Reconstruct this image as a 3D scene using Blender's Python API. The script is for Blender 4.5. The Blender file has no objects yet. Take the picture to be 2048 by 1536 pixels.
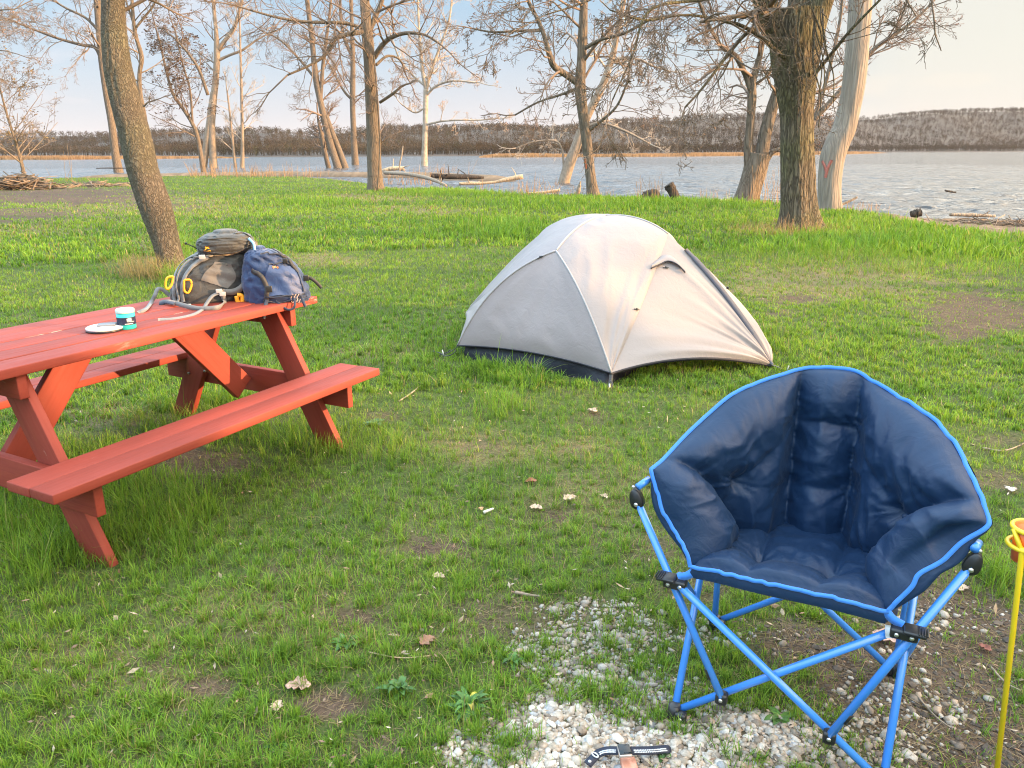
import bpy, bmesh, math, random
import numpy as np
from mathutils import Vector, Matrix
from mathutils.bvhtree import BVHTree

scene = bpy.context.scene
COL = scene.collection
rng = np.random.default_rng(7)
V = lambda *a: np.array(a, float)

# ------------------------------------------------------------------ camera
F_PX, CAM_H, HORIZON, ROLL = 1548.0, 1.536, 303.5, 0.0045
TH = math.atan2(768 - HORIZON, F_PX)
cr_, sr_ = math.cos(ROLL), math.sin(ROLL)
ct, st = math.cos(TH), math.sin(TH)
cam_d = bpy.data.cameras.new("camera")
cam = bpy.data.objects.new("camera", cam_d)
COL.objects.link(cam)
right = Vector((cr_, -sr_ * st, -sr_ * ct)); up = Vector((sr_, cr_ * st, cr_ * ct)); back = right.cross(up)
m = Matrix((right, up, back)).transposed().to_4x4()
m.translation = (0, 0, CAM_H)
cam.matrix_world = m
cam_d.sensor_width = 36.0
cam_d.lens = F_PX / 2048 * 36
cam_d.clip_end = 20000
cam_d.clip_start = 0.05
scene.camera = cam

# ------------------------------------------------------------------ sky, sun, exposure
SUN_AZ, SUN_EL = math.radians(101), math.radians(9.5)      # azimuth clockwise from +Y
SUN_DIR = V(math.sin(SUN_AZ) * math.cos(SUN_EL), math.cos(SUN_AZ) * math.cos(SUN_EL), math.sin(SUN_EL))
scene.view_settings.view_transform = 'Standard'
scene.view_settings.look = 'None'
scene.view_settings.exposure = 1.22
scene.view_settings.gamma = 1.0
scene.cycles.use_denoising = True
scene.cycles.filter_width = 1.1
world = bpy.data.worlds.new("World"); scene.world = world; world.use_nodes = True

def node(nt, t, props=None, **ins):
    n = nt.nodes.new(t)
    for k, v in (props or {}).items(): setattr(n, k, v)
    for k, v in ins.items():
        key = k.replace('_', ' ') if k.replace('_', ' ') in n.inputs else k
        if key[0] == 'i' and key[1:].isdigit(): key = int(key[1:])
        s = n.inputs[key]
        if hasattr(v, 'is_output'): nt.links.new(v, s)
        else: s.default_value = v
    return n
def ramp(nt, fac, stops, interp='LINEAR'):
    n = nt.nodes.new('ShaderNodeValToRGB'); cr = n.color_ramp; cr.interpolation = interp
    while len(cr.elements) < len(stops): cr.elements.new(0.5)
    for e, (p, c) in zip(cr.elements, stops):
        e.position = p; e.color = (c, c, c, 1) if not hasattr(c, '__len__') else (*c[:3], 1)
    nt.links.new(fac, n.inputs[0]); return n.outputs[0]
def mixc(nt, fac, a, b, mode='MIX'):
    n = nt.nodes.new('ShaderNodeMix'); n.data_type = 'RGBA'; n.blend_type = mode; n.clamp_factor = True
    for s, v in ((n.inputs[0], fac), (n.inputs[6], a), (n.inputs[7], b)):
        if hasattr(v, 'is_output'): nt.links.new(v, s)
        elif hasattr(v, '__len__'): s.default_value = (*v[:3], 1)
        else: s.default_value = v
    return n.outputs[2]
def math_(nt, op, a, b=0.0, clamp=False):
    n = nt.nodes.new('ShaderNodeMath'); n.operation = op; n.use_clamp = clamp
    for s, v in ((n.inputs[0], a), (n.inputs[1], b)):
        if hasattr(v, 'is_output'): nt.links.new(v, s)
        else: s.default_value = v
    return n.outputs[0]

wt = world.node_tree; wt.nodes.clear()
w_out = wt.nodes.new('ShaderNodeOutputWorld')
sky = node(wt, 'ShaderNodeTexSky', dict(sky_type='NISHITA', sun_disc=False, sun_elevation=SUN_EL, sun_rotation=SUN_AZ,
                                        air_density=1.0, dust_density=1.2, ozone_density=1.0))
w_tc = wt.nodes.new('ShaderNodeTexCoord')
w_sep = node(wt, 'ShaderNodeSeparateXYZ', Vector=w_tc.outputs['Generated'])
w_den = math_(wt, 'ADD', w_sep.outputs[2], 0.16)
w_vec = node(wt, 'ShaderNodeCombineXYZ', X=math_(wt, 'DIVIDE', w_sep.outputs[0], w_den), Y=math_(wt, 'DIVIDE', w_sep.outputs[1], w_den), Z=0.0)
w_n = node(wt, 'ShaderNodeTexNoise', Vector=w_vec.outputs[0], Scale=0.8, Detail=5.0, Roughness=0.5, Distortion=0.3)
w_f = ramp(wt, w_n.outputs[0], [(0.44, 0.0), (0.68, 0.8)], 'EASE')
# thin cloud thickens into a milky band towards the horizon
w_h = ramp(wt, w_sep.outputs[2], [(0.0, 0.9), (0.07, 0.6), (0.18, 0.1), (1.0, 0.0)])
w_r = ramp(wt, math_(wt, 'MULTIPLY_ADD', w_sep.outputs[0], 0.5), [(0.5, 0.0), (0.72, 0.75)]); w_r.node.inputs[0].links[0].from_node.inputs[2].default_value = 0.5
w_fac = math_(wt, 'MAXIMUM', math_(wt, 'MAXIMUM', w_f, w_r), w_h)
w_side = ramp(wt, math_(wt, 'MULTIPLY_ADD', w_sep.outputs[0], 0.5), [(0.0, (5.6, 5.9, 6.6)), (0.5, (6.2, 6.0, 6.3)), (0.64, (6.8, 6.3, 5.5)), (0.78, (7.1, 6.5, 5.3)), (1.0, (11.0, 8.4, 5.6))])
w_side.node.inputs[0].links[0].from_node.inputs[2].default_value = 0.5
w_blue = mixc(wt, 0.62, sky.outputs[0], (3.1, 5.3, 7.6))          # thin high cloud over the blue
w_low = mixc(wt, ramp(wt, w_sep.outputs[2], [(0.01, 0.55), (0.10, 0.0)]), w_side, (7.0, 5.9, 5.4))
w_cl = mixc(wt, w_fac, w_blue, w_low)
# sky overhead, above the frame, boosted as added fill light for the foreground
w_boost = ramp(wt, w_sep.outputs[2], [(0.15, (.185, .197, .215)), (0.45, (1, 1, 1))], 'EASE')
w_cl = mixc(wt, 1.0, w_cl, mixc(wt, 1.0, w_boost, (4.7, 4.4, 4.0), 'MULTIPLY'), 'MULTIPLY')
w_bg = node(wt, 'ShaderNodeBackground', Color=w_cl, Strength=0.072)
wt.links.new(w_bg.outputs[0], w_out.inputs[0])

sun_d = bpy.data.lights.new("sun", 'SUN'); sun = bpy.data.objects.new("sun", sun_d); COL.objects.link(sun)
sun_d.energy = 5.0; sun_d.angle = math.radians(0.8); sun_d.color = (1.0, 0.62, 0.32)
sun.rotation_euler = Vector(SUN_DIR).to_track_quat('Z', 'Y').to_euler()

# ------------------------------------------------------------------ photograph pixel -> place in the world
def ray(u, v):
    a = (u - 1024) / F_PX; b = -(v - 768) / F_PX
    a, b = a * cr_ + b * sr_, -a * sr_ + b * cr_
    return V(a, ct + b * st, -st + b * ct)
EYE = V(0, 0, CAM_H)
def G(u, v, z=0.0):
    r = ray(u, v); return EYE + r * ((z - CAM_H) / r[2])
def PY(u, v, y):
    r = ray(u, v); return EYE + r * (y / r[1])
def on_plane(u, v, p0, n):
    r = ray(u, v); return EYE + r * (np.dot(p0 - EYE, n) / np.dot(r, n))
def px_of(x, y, z):
    dr = CAM_H - z; dep = np.maximum(y * ct + dr * st, 0.02); upc = y * st - dr * ct
    a, b = x / dep, upc / dep
    return 1024 + F_PX * (a * cr_ - b * sr_), 768 - F_PX * (a * sr_ + b * cr_)

# ------------------------------------------------------------------ noise
def h2(ix, iy, s): 
    q = np.sin(ix * 127.1 + iy * 311.7 + s * 74.7) * 43758.5453
    return q - np.floor(q)
def vn(x, y, s=0.0):
    xi, yi = np.floor(x), np.floor(y); fx, fy = x - xi, y - yi
    fx = fx * fx * (3 - 2 * fx); fy = fy * fy * (3 - 2 * fy)
    a = h2(xi, yi, s) * (1 - fx) + h2(xi + 1, yi, s) * fx
    b = h2(xi, yi + 1, s) * (1 - fx) + h2(xi + 1, yi + 1, s) * fx
    return a * (1 - fy) + b * fy
def fbm(x, y, s=0.0, o=4):
    t, amp, tot = 0.0, 1.0, 0.0
    for i in range(o):
        t = t + amp * vn(x * 2 ** i + 17.3 * i, y * 2 ** i - 9.1 * i, s + i); tot += amp; amp *= 0.5
    return t / tot
def sstep(a, b, x):
    t = np.clip((x - a) / (b - a), 0, 1); return t * t * (3 - 2 * t)

# ------------------------------------------------------------------ mesh building
class MB:
    def __init__(s): s.v = []; s.f = []; s.c = []; s.a = []; s.n = 0; s.ch = []
    def add(s, verts, faces, col=None, crd=None):
        verts = np.asarray(verts, float).reshape(-1, 3); s.ch.append((verts, faces, col, crd))
        for f in (faces if isinstance(faces, (list, tuple)) else [faces]):
            f = np.asarray(f, np.int64)
            if f.size: s.f.append(f + s.n)
        n = len(verts)
        if col is None: col = (1, 1, 1)
        col = np.asarray(col, float)
        s.c.append(np.broadcast_to(col, (n, 3)) if col.ndim < 2 else col)
        s.a.append(verts if crd is None else np.asarray(crd, float).reshape(-1, 3))
        s.v.append(verts); s.n += n; return s
    def each(s, name, mat, parent, **k):
        """every shape added so far becomes a part of its own"""
        for c in s.ch: q = MB(); q.add(*c); o = q.build(name, mat, parent, **k)
        return o
    def arrays(s): return np.concatenate(s.v)
    def bvh(s):
        return BVHTree.FromPolygons([tuple(p) for p in s.arrays()], [tuple(int(i) for i in q) for f in s.f for q in f])
    def build(s, name, mat, parent=None, smooth=True, loc=None):
        me = bpy.data.meshes.new(name)
        P = s.arrays()
        if parent is not None:
            o3 = np.array(parent['_loc'][:]) if '_loc' in parent else np.array(parent.location[:])
        else:
            o3 = np.array(loc if loc is not None else (0, 0, 0), float)
        me.vertices.add(len(P)); me.vertices.foreach_set('co', (P - o3).astype(np.float32).ravel())
        lv = np.concatenate([f.ravel() for f in s.f]); lt = np.concatenate([np.full(len(f), f.shape[1]) for f in s.f])
        ls = np.concatenate([[0], np.cumsum(lt)[:-1]])
        me.loops.add(len(lv)); me.loops.foreach_set('vertex_index', lv.astype(np.int32))
        me.polygons.add(len(lt)); me.polygons.foreach_set('loop_start', ls.astype(np.int32))
        me.polygons.foreach_set('use_smooth', np.full(len(lt), smooth))
        C4 = np.concatenate([np.concatenate(s.c), np.ones((len(P), 1))], 1)
        at = me.attributes.new('Col', 'FLOAT_COLOR', 'POINT'); at.data.foreach_set('color', C4.astype(np.float32).ravel())
        at = me.attributes.new('crd', 'FLOAT_VECTOR', 'POINT'); at.data.foreach_set('vector', np.concatenate(s.a).astype(np.float32).ravel())
        me.update(calc_edges=True); me.validate()
        me.materials.append(mat)
        o = bpy.data.objects.new(name, me); COL.objects.link(o)
        if parent is not None:
            o.parent = parent; o['_loc'] = tuple(o3)
        else:
            o.location = o3; o['_loc'] = tuple(o3)
        return o

def tag(o, label, cat, group=None, kind=None):
    if label: o['label'] = label
    if cat: o['category'] = cat
    if group: o['group'] = group
    if kind: o['kind'] = kind
    return o
def thing(name, label, cat, loc, group=None):
    o = bpy.data.objects.new(name, None); COL.objects.link(o)
    o.location = tuple(loc); o['_loc'] = tuple(float(q) for q in loc); o.empty_display_size = 0.1
    return tag(o, label, cat, group)

def unit(a): a = np.asarray(a, float); return a / max(np.linalg.norm(a), 1e-9)
def spline(pts, n):
    """Catmull-Rom through pts (any dimension), n samples"""
    p = np.asarray(pts, float); k = len(p)
    if k == 2: return p[0] + (p[1] - p[0]) * np.linspace(0, 1, n)[:, None]
    q = np.vstack([2 * p[0] - p[1], p, 2 * p[-1] - p[-2]])
    t = np.linspace(0, k - 1, n); i = np.minimum(t.astype(int), k - 2); f = (t - i)[:, None]
    a, b, c, d = q[i], q[i + 1], q[i + 2], q[i + 3]
    return 0.5 * (2 * b + (c - a) * f + (2 * a - 5 * b + 4 * c - d) * f ** 2 + (3 * b - a - 3 * c + d) * f ** 3)
def tubes(mb, P, R, sides, col=None, cap=True, rough=None, ref=None):
    """many tubes at once: P (N,K,3), R (N,K)"""
    P = np.asarray(P, float); R = np.asarray(R, float)
    if P.ndim == 2: P = P[None]; R = R[None]
    N, K, _ = P.shape
    T = np.gradient(P, axis=1); T /= np.maximum(np.linalg.norm(T, axis=2, keepdims=True), 1e-9)
    if ref is None:
        mean = P[:, -1] - P[:, 0]; mean /= np.maximum(np.linalg.norm(mean, axis=1, keepdims=True), 1e-9)
        ref = np.where(np.abs(mean[:, 2:3]) > 0.7, np.array([[1.0, 0.13, 0.0]]), np.array([[0.05, 0.1, 1.0]]))
        ref = ref[:, None, :] * np.ones((1, K, 1))
    U = np.cross(T, ref); U /= np.maximum(np.linalg.norm(U, axis=2, keepdims=True), 1e-9)
    W = np.cross(T, U)
    th = np.linspace(0, 2 * np.pi, sides, endpoint=False)
    rr = R[:, :, None] * np.ones(sides)
    if rough is not None: rr = rr * rough(P, th)
    ring = P[:, :, None, :] + rr[..., None] * (np.cos(th)[None, None, :, None] * U[:, :, None, :] + np.sin(th)[None, None, :, None] * W[:, :, None, :])
    idx = np.arange(N * K * sides).reshape(N, K, sides); nx = np.roll(idx, -1, axis=2)
    quads = np.stack([idx[:, :-1], nx[:, :-1], nx[:, 1:], idx[:, 1:]], -1).reshape(-1, 4)
    L = np.concatenate([np.zeros((N, 1)), np.cumsum(np.linalg.norm(np.diff(P, axis=1), axis=2), axis=1)], 1)
    crd = np.stack([np.broadcast_to((np.cos(th) * 1.0)[None, None], (N, K, sides)) * R[:, :, None], np.broadcast_to(np.sin(th)[None, None], (N, K, sides)) * R[:, :, None],
                    np.broadcast_to(L[:, :, None], (N, K, sides))], -1)
    fs = [quads]
    if cap and sides > 2:
        fs += [idx[:, 0, ::-1].copy(), idx[:, -1].copy()]
    if col is not None:
        col = np.asarray(col, float)
        if col.ndim == 2: col = np.repeat(col, K * sides, axis=0)
    mb.add(ring, fs, col, crd)
    return ring
def grid_faces(n, m, off=0, wrap=False):
    i = np.arange(n * m).reshape(n, m) + off
    j = np.roll(i, -1, 1) if wrap else None
    if wrap: return np.stack([i[:-1], j[:-1], j[1:], i[1:]], -1).reshape(-1, 4)
    return np.stack([i[:-1, :-1], i[:-1, 1:], i[1:, 1:], i[1:, :-1]], -1).reshape(-1, 4)
def ribbon(mb, pts, normals, w, th=0.002, col=None, n=None):
    """a strap: flat band with a little thickness; normals = facing direction per point"""
    P = np.asarray(pts, float); Nn = np.asarray(normals, float)
    if Nn.ndim == 1: Nn = np.broadcast_to(Nn, P.shape)
    if n: P, Nn = spline(P, n), spline(Nn, n)
    T = np.gradient(P, axis=0); T /= np.maximum(np.linalg.norm(T, axis=1, keepdims=True), 1e-9)
    S = np.cross(T, Nn); S /= np.maximum(np.linalg.norm(S, axis=1, keepdims=True), 1e-9)
    Nn = np.cross(S, T)
    w = np.broadcast_to(w, len(P))[:, None]
    ring = np.stack([P - S * w / 2, P + S * w / 2, P + S * w / 2 + Nn * th, P - S * w / 2 + Nn * th], 1)
    k = len(P)
    mb.add(ring, [grid_faces(k, 4, 0, True), np.array([[0, 1, 2, 3]]), np.array([[3, 2, 1, 0]]) + 4 * (k - 1)], col)
def board(mb, o, ax, dims, bev=0.004, col=None, seed=0):
    """bevelled plank: o = centre, ax = three unit axes (along, across, up), dims = full sizes"""
    bm = bmesh.new(); bmesh.ops.create_cube(bm, size=1.0)
    for vv in bm.verts: vv.co = (vv.co.x * dims[0], vv.co.y * dims[1], vv.co.z * dims[2])
    if bev: bmesh.ops.bevel(bm, geom=bm.edges[:], offset=bev, segments=2, profile=0.6, affect='EDGES')
    bm.verts.ensure_lookup_table(); bm.verts.index_update()
    L = np.array([q.co[:] for q in bm.verts]); A = np.array(ax, float)
    by = {}
    for f in bm.faces: by.setdefault(len(f.verts), []).append([q.index for q in f.verts])
    bm.free()
    mb.add(np.asarray(o) + L @ A, [np.array(q) for q in by.values()], col, L + V(seed * 3.17, 0, 0))
def frame_from(d, hint=(0, 0, 1)):
    d = unit(d); s = unit(np.cross(np.asarray(hint, float), d)); return d, s, np.cross(d, s)
_ico = {}
def ico(sub):
    if sub not in _ico:
        bm = bmesh.new(); bmesh.ops.create_icosphere(bm, subdivisions=sub, radius=1.0)
        bm.verts.index_update()
        _ico[sub] = (np.array([q.co[:] for q in bm.verts]), np.array([[q.index for q in f.verts] for f in bm.faces])); bm.free()
    return _ico[sub]
def cyl(mb, a, b, r, sides=16, col=None, bev=0.0):
    a, b = np.asarray(a, float), np.asarray(b, float)
    if bev:
        d = unit(b - a); P = np.array([a, a + d * bev * .01, a + d * bev, b - d * bev, b - d * bev * .01, b]); R = np.array([r * .02, r - bev, r, r, r - bev, r * .02])
    else: P = np.array([a, b]); R = np.array([r, r])
    tubes(mb, P, R, sides, col)

# ------------------------------------------------------------------ materials
def mat(name):
    mt = bpy.data.materials.new(name); mt.use_nodes = True; nt = mt.node_tree; nt.nodes.clear()
    out = nt.nodes.new('ShaderNodeOutputMaterial'); return mt, nt, out
def attr(nt, n): return node(nt, 'ShaderNodeAttribute', dict(attribute_name=n))
def noise(nt, vec, scale, detail=3.0, rough=0.55, dist=0.0):
    return node(nt, 'ShaderNodeTexNoise', Vector=vec, Scale=scale, Detail=detail, Roughness=rough, Distortion=dist).outputs[0]
def mapping(nt, vec, scale):
    return node(nt, 'ShaderNodeMapping', Vector=vec, Scale=scale).outputs[0]
def pbsdf(nt, out, color, rough=0.6, bump=None, bstr=0.3, bdist=0.01, **kw):
    b = nt.nodes.new('ShaderNodeBsdfPrincipled')
    for k, v in dict({'Base Color': color, 'Roughness': rough}, **kw).items():
        s = b.inputs[k]
        if hasattr(v, 'is_output'): nt.links.new(v, s)
        elif hasattr(v, '__len__') and len(v) == 3: s.default_value = (*v, 1)
        else: s.default_value = v
    if bump is not None:
        bn = node(nt, 'ShaderNodeBump', Strength=bstr, Distance=bdist, Height=bump); nt.links.new(bn.outputs[0], b.inputs['Normal'])
    nt.links.new(b.outputs[0], out.inputs[0]); return b
def simple(name, col, rough=0.5, var=0.15, scale=30.0, bump=0.15, metallic=0.0, **kw):
    mt, nt, out = mat(name); tc = nt.nodes.new('ShaderNodeTexCoord').outputs['Object']
    n = noise(nt, tc, scale, 4)
    c = mixc(nt, n, tuple(np.clip(np.array(col) * (1 - var), 0, 1)), tuple(np.clip(np.array(col) * (1 + var), 0, 1)))
    pbsdf(nt, out, c, rough, noise(nt, tc, scale * 4, 3), bump, 0.002, Metallic=metallic, **kw); return mt
def fabric(name, col, rough=0.75, weave=900.0, var=0.12, sheen=0.2, wr=0.35, wscale=22.0):
    mt, nt, out = mat(name); tc = nt.nodes.new('ShaderNodeTexCoord').outputs['Object']
    n = noise(nt, tc, 6.0, 5); col = np.array(col)
    c = mixc(nt, n, tuple(col * (1 - var)), tuple(col * (1 + var)))
    wv = noise(nt, tc, weave, 1.0)
    wk = noise(nt, tc, wscale, 4.0, 0.5, 1.2)
    hgt = math_(nt, 'ADD', math_(nt, 'MULTIPLY', wk, 1.0), math_(nt, 'MULTIPLY', wv, 0.06))
    pbsdf(nt, out, c, rough, hgt, wr, 0.012, **{'Sheen Weight': sheen, 'Sheen Roughness': 0.5}); return mt
# ------------------------------------------------------------------ lie of the land
WATER_Z = -0.6
EDGE = [(-500, 364), (-300, 361), (0, 357.5), (250, 354.5), (400, 350.5), (600, 354), (700, 362), (780, 376), (870, 376), (960, 381), (1050, 385), (1240, 392),
        (1400, 397), (1480, 400), (1600, 406), (1680, 413), (1760, 428), (1860, 446), (1950, 459), (2048, 471), (2300, 496), (2900, 540)]
_e = np.array([G(u, v)[:2] for u, v in EDGE]); E_AZ = np.arctan2(_e[:, 0], _e[:, 1]); E_R = np.hypot(_e[:, 0], _e[:, 1])
BW = np.array([2.5, 2.5, 3, 4, 6, 10, 12, 14, 10, 6, 3, 2.2, 2.0, 2.0, 2.0, 4.0, 10.0, 16, 19, 21, 21, 21])
SPIT = np.array([G(u, v, -.4)[:2] for u, v in ((225, 354.5), (320, 353), (400, 351), (480, 349.5), (560, 348), (640, 349), (700, 350), (760, 349), (820, 350), (860, 351), (920, 355), (965, 357))])
def spit_d(x, y):
    d = np.full(np.shape(x), 99.0)
    for a, b in zip(SPIT[:-1], SPIT[1:]):
        ab = b - a; t = np.clip(((x - a[0]) * ab[0] + (y - a[1]) * ab[1]) / (ab @ ab), 0, 1); d = np.minimum(d, np.hypot(x - a[0] - t * ab[0], y - a[1] - t * ab[1]))
    return d + (vn(x * .6, y * .6, 15) - .5) * 1.6
def shore(x, y):
    """metres past the edge of the grass (negative on the lawn) and width of the bank there"""
    az = np.arctan2(x, y); r = np.hypot(x, y)
    R = np.interp(az, E_AZ, E_R, left=60, right=E_R[-1]); w = np.interp(az, E_AZ, BW)
    R = np.where(np.abs(az) > 1.2, 60.0, R)
    return r - R + (vn(x * 0.9, y * 0.9, 5) - 0.5) * np.minimum(0.04 * R, 1.2), w
def gz(x, y):
    s, w = shore(x, y)
    near = np.clip(1 - np.hypot(x, y) / 60, 0, 1)
    z = (fbm(x * 0.35, y * 0.35, 2, 3) - 0.5) * 0.10 * sstep(3, 9, np.hypot(x, y)) + (fbm(x * 3, y * 3, 4, 3) - 0.5) * 0.03 + (fbm(x * 14, y * 14, 8, 2) - 0.5) * 0.010
    z = z * np.where(s > 0, 0.8, 1)
    fall = np.where(w > 5, np.clip(s / w, 0, 1.6), sstep(-0.2, 1.0, s / w)); sp = spit_d(x, y)
    z = z - 1.05 * fall
    z = np.where(s > 0, np.maximum(z, -0.14 - 0.5 * np.clip(sp / 3.2, 0, 3) ** 2), z)
    return z + np.where((s > 0) & (s < w), (fbm(x * 2.2, y * 2.2, 9, 3) - 0.5) * 0.16, 0)
def gz1(x, y): return float(gz(np.array([x]), np.array([y]))[0])
def GG(u, v):
    """point of the actual ground seen at a pixel"""
    p = G(u, v)
    for _ in range(3): p = G(u, v, gz1(p[0], p[1]))
    return p

# bare patches of soil and thatch, (u, v, half width, half height, strength)
MUD = [(1850, 1330, 280, 170, 1.0), (1960, 1500, 220, 120, .9), (1640, 1290, 140, 70, .75), (860, 1095, 110, 34, .85), (700, 1232, 90, 26, .7), (640, 1412, 85, 34, .8),
       (390, 1372, 80, 22, .7), (400, 935, 130, 50, .75), (1960, 625, 170, 60, .72), (1600, 600, 90, 14, .7), (1560, 630, 60, 12, .5), (110, 392, 250, 22, .85), (30, 432, 190, 16, .7),
       (310, 412, 100, 9, .6), (1330, 1100, 130, 40, .5), (1100, 1030, 80, 18, .5), (760, 832, 50, 12, .5), (300, 1330, 60, 18, .45), (1190, 828, 40, 10, .6), (480, 1180, 50, 14, .4), (960, 895, 60, 12, .4),
       (1400, 1180, 90, 40, .5), (1000, 1230, 160, 60, .5), (760, 1490, 90, 30, .5), (120, 1440, 60, 16, .4), (1160, 905, 50, 14, .45), (620, 970, 60, 12, .3), (1990, 890, 60, 25, .4), (2000, 960, 60, 30, .5)]
THATCH = [(230, 832, 150, 26, .9), (330, 505, 70, 60, .8), (1650, 560, 280, 45, .7), (1000, 900, 200, 40, .45), (340, 480, 120, 10, .6), (560, 460, 80, 8, .4), (640, 520, 90, 14, .6), (1560, 460, 110, 16, .7),
          (830, 420, 120, 10, .5), (300, 415, 260, 30, .5), (60, 460, 160, 14, .5), (600, 1250, 300, 80, .35), (1180, 1000, 200, 60, .4), (250, 1330, 260, 70, .3), (740, 395, 110, 8, .7), (780, 700, 120, 20, .35)]
GRAVEL = [(1240, 1530, 290, 105, 1.0), (1120, 1450, 180, 66, .72), (1500, 1470, 150, 56, .72), (1150, 1330, 130, 80, .34), (1260, 1270, 100, 45, .26), (1180, 1225, 100, 22, .26), (1700, 1500, 160, 60, .25), (1300, 1390, 110, 50, .4),
          (1800, 1430, 200, 70, .10), (920, 1500, 60, 40, .5), (1420, 1260, 80, 30, .15), (700, 1370, 60, 20, .12), (1850, 1250, 140, 50, .06)]
TALL = [(40, 1060, 170, 110, .10), (300, 1060, 130, 90, .075), (150, 950, 300, 60, .07), (620, 880, 150, 40, .06), (400, 850, 180, 60, .06), (1250, 410, 330, 14, .11), (1800, 500, 330, 45, .10), (620, 405, 110, 9, .09), (1000, 465, 110, 20, .12),
        (760, 905, 90, 30, .05), (1060, 745, 150, 24, .06), (1000, 815, 60, 30, .07), (350, 520, 40, 60, .2), (1960, 1180, 90, 60, .06), (1800, 450, 400, 25, .06), (900, 388, 160, 9, .12), (1240, 700, 500, 40, .02)]
def patch(u, v, L, nz):
    o = np.zeros_like(u)
    for cu, cv, ru, rv, s in L:
        d = np.sqrt(((u - cu) / ru) ** 2 + ((v - cv) / rv) ** 2)
        o = np.maximum(o, min(1.3 * s, 1.3) * sstep(1.3, 0.4, d + (nz - 0.5) * 1.4))
    return o
def cover(x, y):
    """what grows or lies at a spot: bare soil, thatch, gravel, height of grass"""
    u, v = px_of(x, y, np.zeros_like(x))
    front = (y > 0.4)
    n1 = fbm(x * 2.6, y * 2.6, 21, 4); n2 = fbm(x * 5.5, y * 5.5, 33, 3); n3 = fbm(x * 0.7, y * 0.7, 41, 3)
    mud = np.where(front, patch(u, v, MUD, n1), 0) + 0.5 * sstep(0.63, 0.76, n2) * sstep(0.48, 0.62, n1)
    th_ = np.where(front, patch(u, v, THATCH, n2), 0) + 0.22 * sstep(0.55, 0.75, n1)
    gr = np.where(front, patch(u, v, GRAVEL, n1 * 0.6 + n2 * 0.4), 0)
    tall = np.where(front, patch(u, v, TALL, n2) * 1.0, 0)
    s, w = shore(x, y)
    mud = np.maximum(mud, sstep(-1.3, 0.1, s + (n2 - .5) * 1.6) * 0.97)
    return np.clip(mud, 0, 1), np.clip(th_, 0, 1), np.clip(gr, 0, 1.3), tall, s, w, n1, n2, n3

# ground: one sheet, rings round the viewer, out to the horizon
radii = np.concatenate([[0.05, 0.4, 0.8], np.geomspace(1.1, 110, 470), np.geomspace(114, 9000, 60)])
az = np.concatenate([np.radians(np.arange(-46, 46.01, 0.2)), np.radians(np.linspace(49, 311, 70))])
RR, AA = np.meshgrid(radii, az, indexing='ij'); gx, gy = RR * np.sin(AA), RR * np.cos(AA)
gzv = gz(gx.ravel(), gy.ravel()).reshape(gx.shape)
gzv = np.where(RR > 118, -1.7, gzv)
mud, tha, gra, tall, s_, w_, n1, n2, n3 = cover(gx.ravel(), gy.ravel())
soil = V(0.098, 0.068, 0.049); thc = V(0.20, 0.150, 0.085); grn = V(0.056, 0.088, 0.022); grav = V(0.15, 0.115, 0.088); beach = V(0.17, 0.125, 0.085)
gc = grn + (thc - grn) * np.clip(tha + 0.10, 0, 1)[:, None] * 0.8
gc = gc + (soil - gc) * mud[:, None]
gc = gc + (grav - gc) * np.clip(gra, 0, 1)[:, None] * 0.8
bs = sstep(-1.2, 0.6, s_)[:, None]; gc = gc + (beach * (0.55 + 0.9 * n2[:, None]) - gc) * bs
wet = sstep(-0.25, -0.55, gzv.ravel())[:, None] * bs; gc = gc * (1 - 0.45 * wet)
gc = gc * (0.75 + 0.5 * fbm(gx.ravel() * 23, gy.ravel() * 23, 77, 2))[:, None]
mb = MB(); mb.add(np.stack([gx, gy, gzv], -1), grid_faces(*gx.shape, 0, True), gc)
mt, nt, out = mat("earth")
ac = attr(nt, 'Col').outputs['Color']; tc = nt.nodes.new('ShaderNodeTexCoord').outputs['Object']
nf = noise(nt, tc, 60.0, 6, 0.65); nl = noise(nt, tc, 9.0, 4)
c = mixc(nt, 1.0, ac, ramp(nt, nf, [(0.25, 0.40), (0.75, 1.55)]), 'MULTIPLY')
pbsdf(nt, out, c, 0.95, math_(nt, 'ADD', nf, math_(nt, 'MULTIPLY', nl, 2.0)), 0.7, 0.02, **{'Specular IOR Level': 0.15})
tag(mb.build("ground", mt), "lawn and bare soil of the campsite sloping to the river", None, kind='structure')

# ------------------------------------------------------------------ river
wr = np.concatenate([np.geomspace(8, 140, 420), np.geomspace(145, 9000, 70)])
wa = np.concatenate([np.radians(np.arange(-50, 50.01, 0.2)), np.radians(np.linspace(56, 304, 40))])
RR, AA = np.meshgrid(wr, wa, indexing='ij'); wx, wy = RR * np.sin(AA), RR * np.cos(AA)
def waves(x, y):
    # wind from the right drives short crested chop towards the bank
    a = vn(x * 0.42 + 0.5 * vn(x * .3, y * .3, 3), y * 0.55, 51); b = vn(x * 1.1 + 9, y * 1.6 + x * 0.3, 52); c_ = vn(x * 3.1, y * 5.2, 53)
    return (1 - np.abs(2 * a - 1)) * 0.20 + (1 - np.abs(2 * b - 1)) * 0.12 + c_ * 0.045
fade = np.clip(1.3 - RR / 130, 0, 1)
wz = WATER_Z + (waves(wx, wy) - 0.18) * fade
mb = MB(); mb.add(np.stack([wx, wy, wz], -1), grid_faces(*wx.shape, 0, True))
mt, nt, out = mat("river_water")
tc = nt.nodes.new('ShaderNodeTexCoord').outputs['Object']
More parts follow.
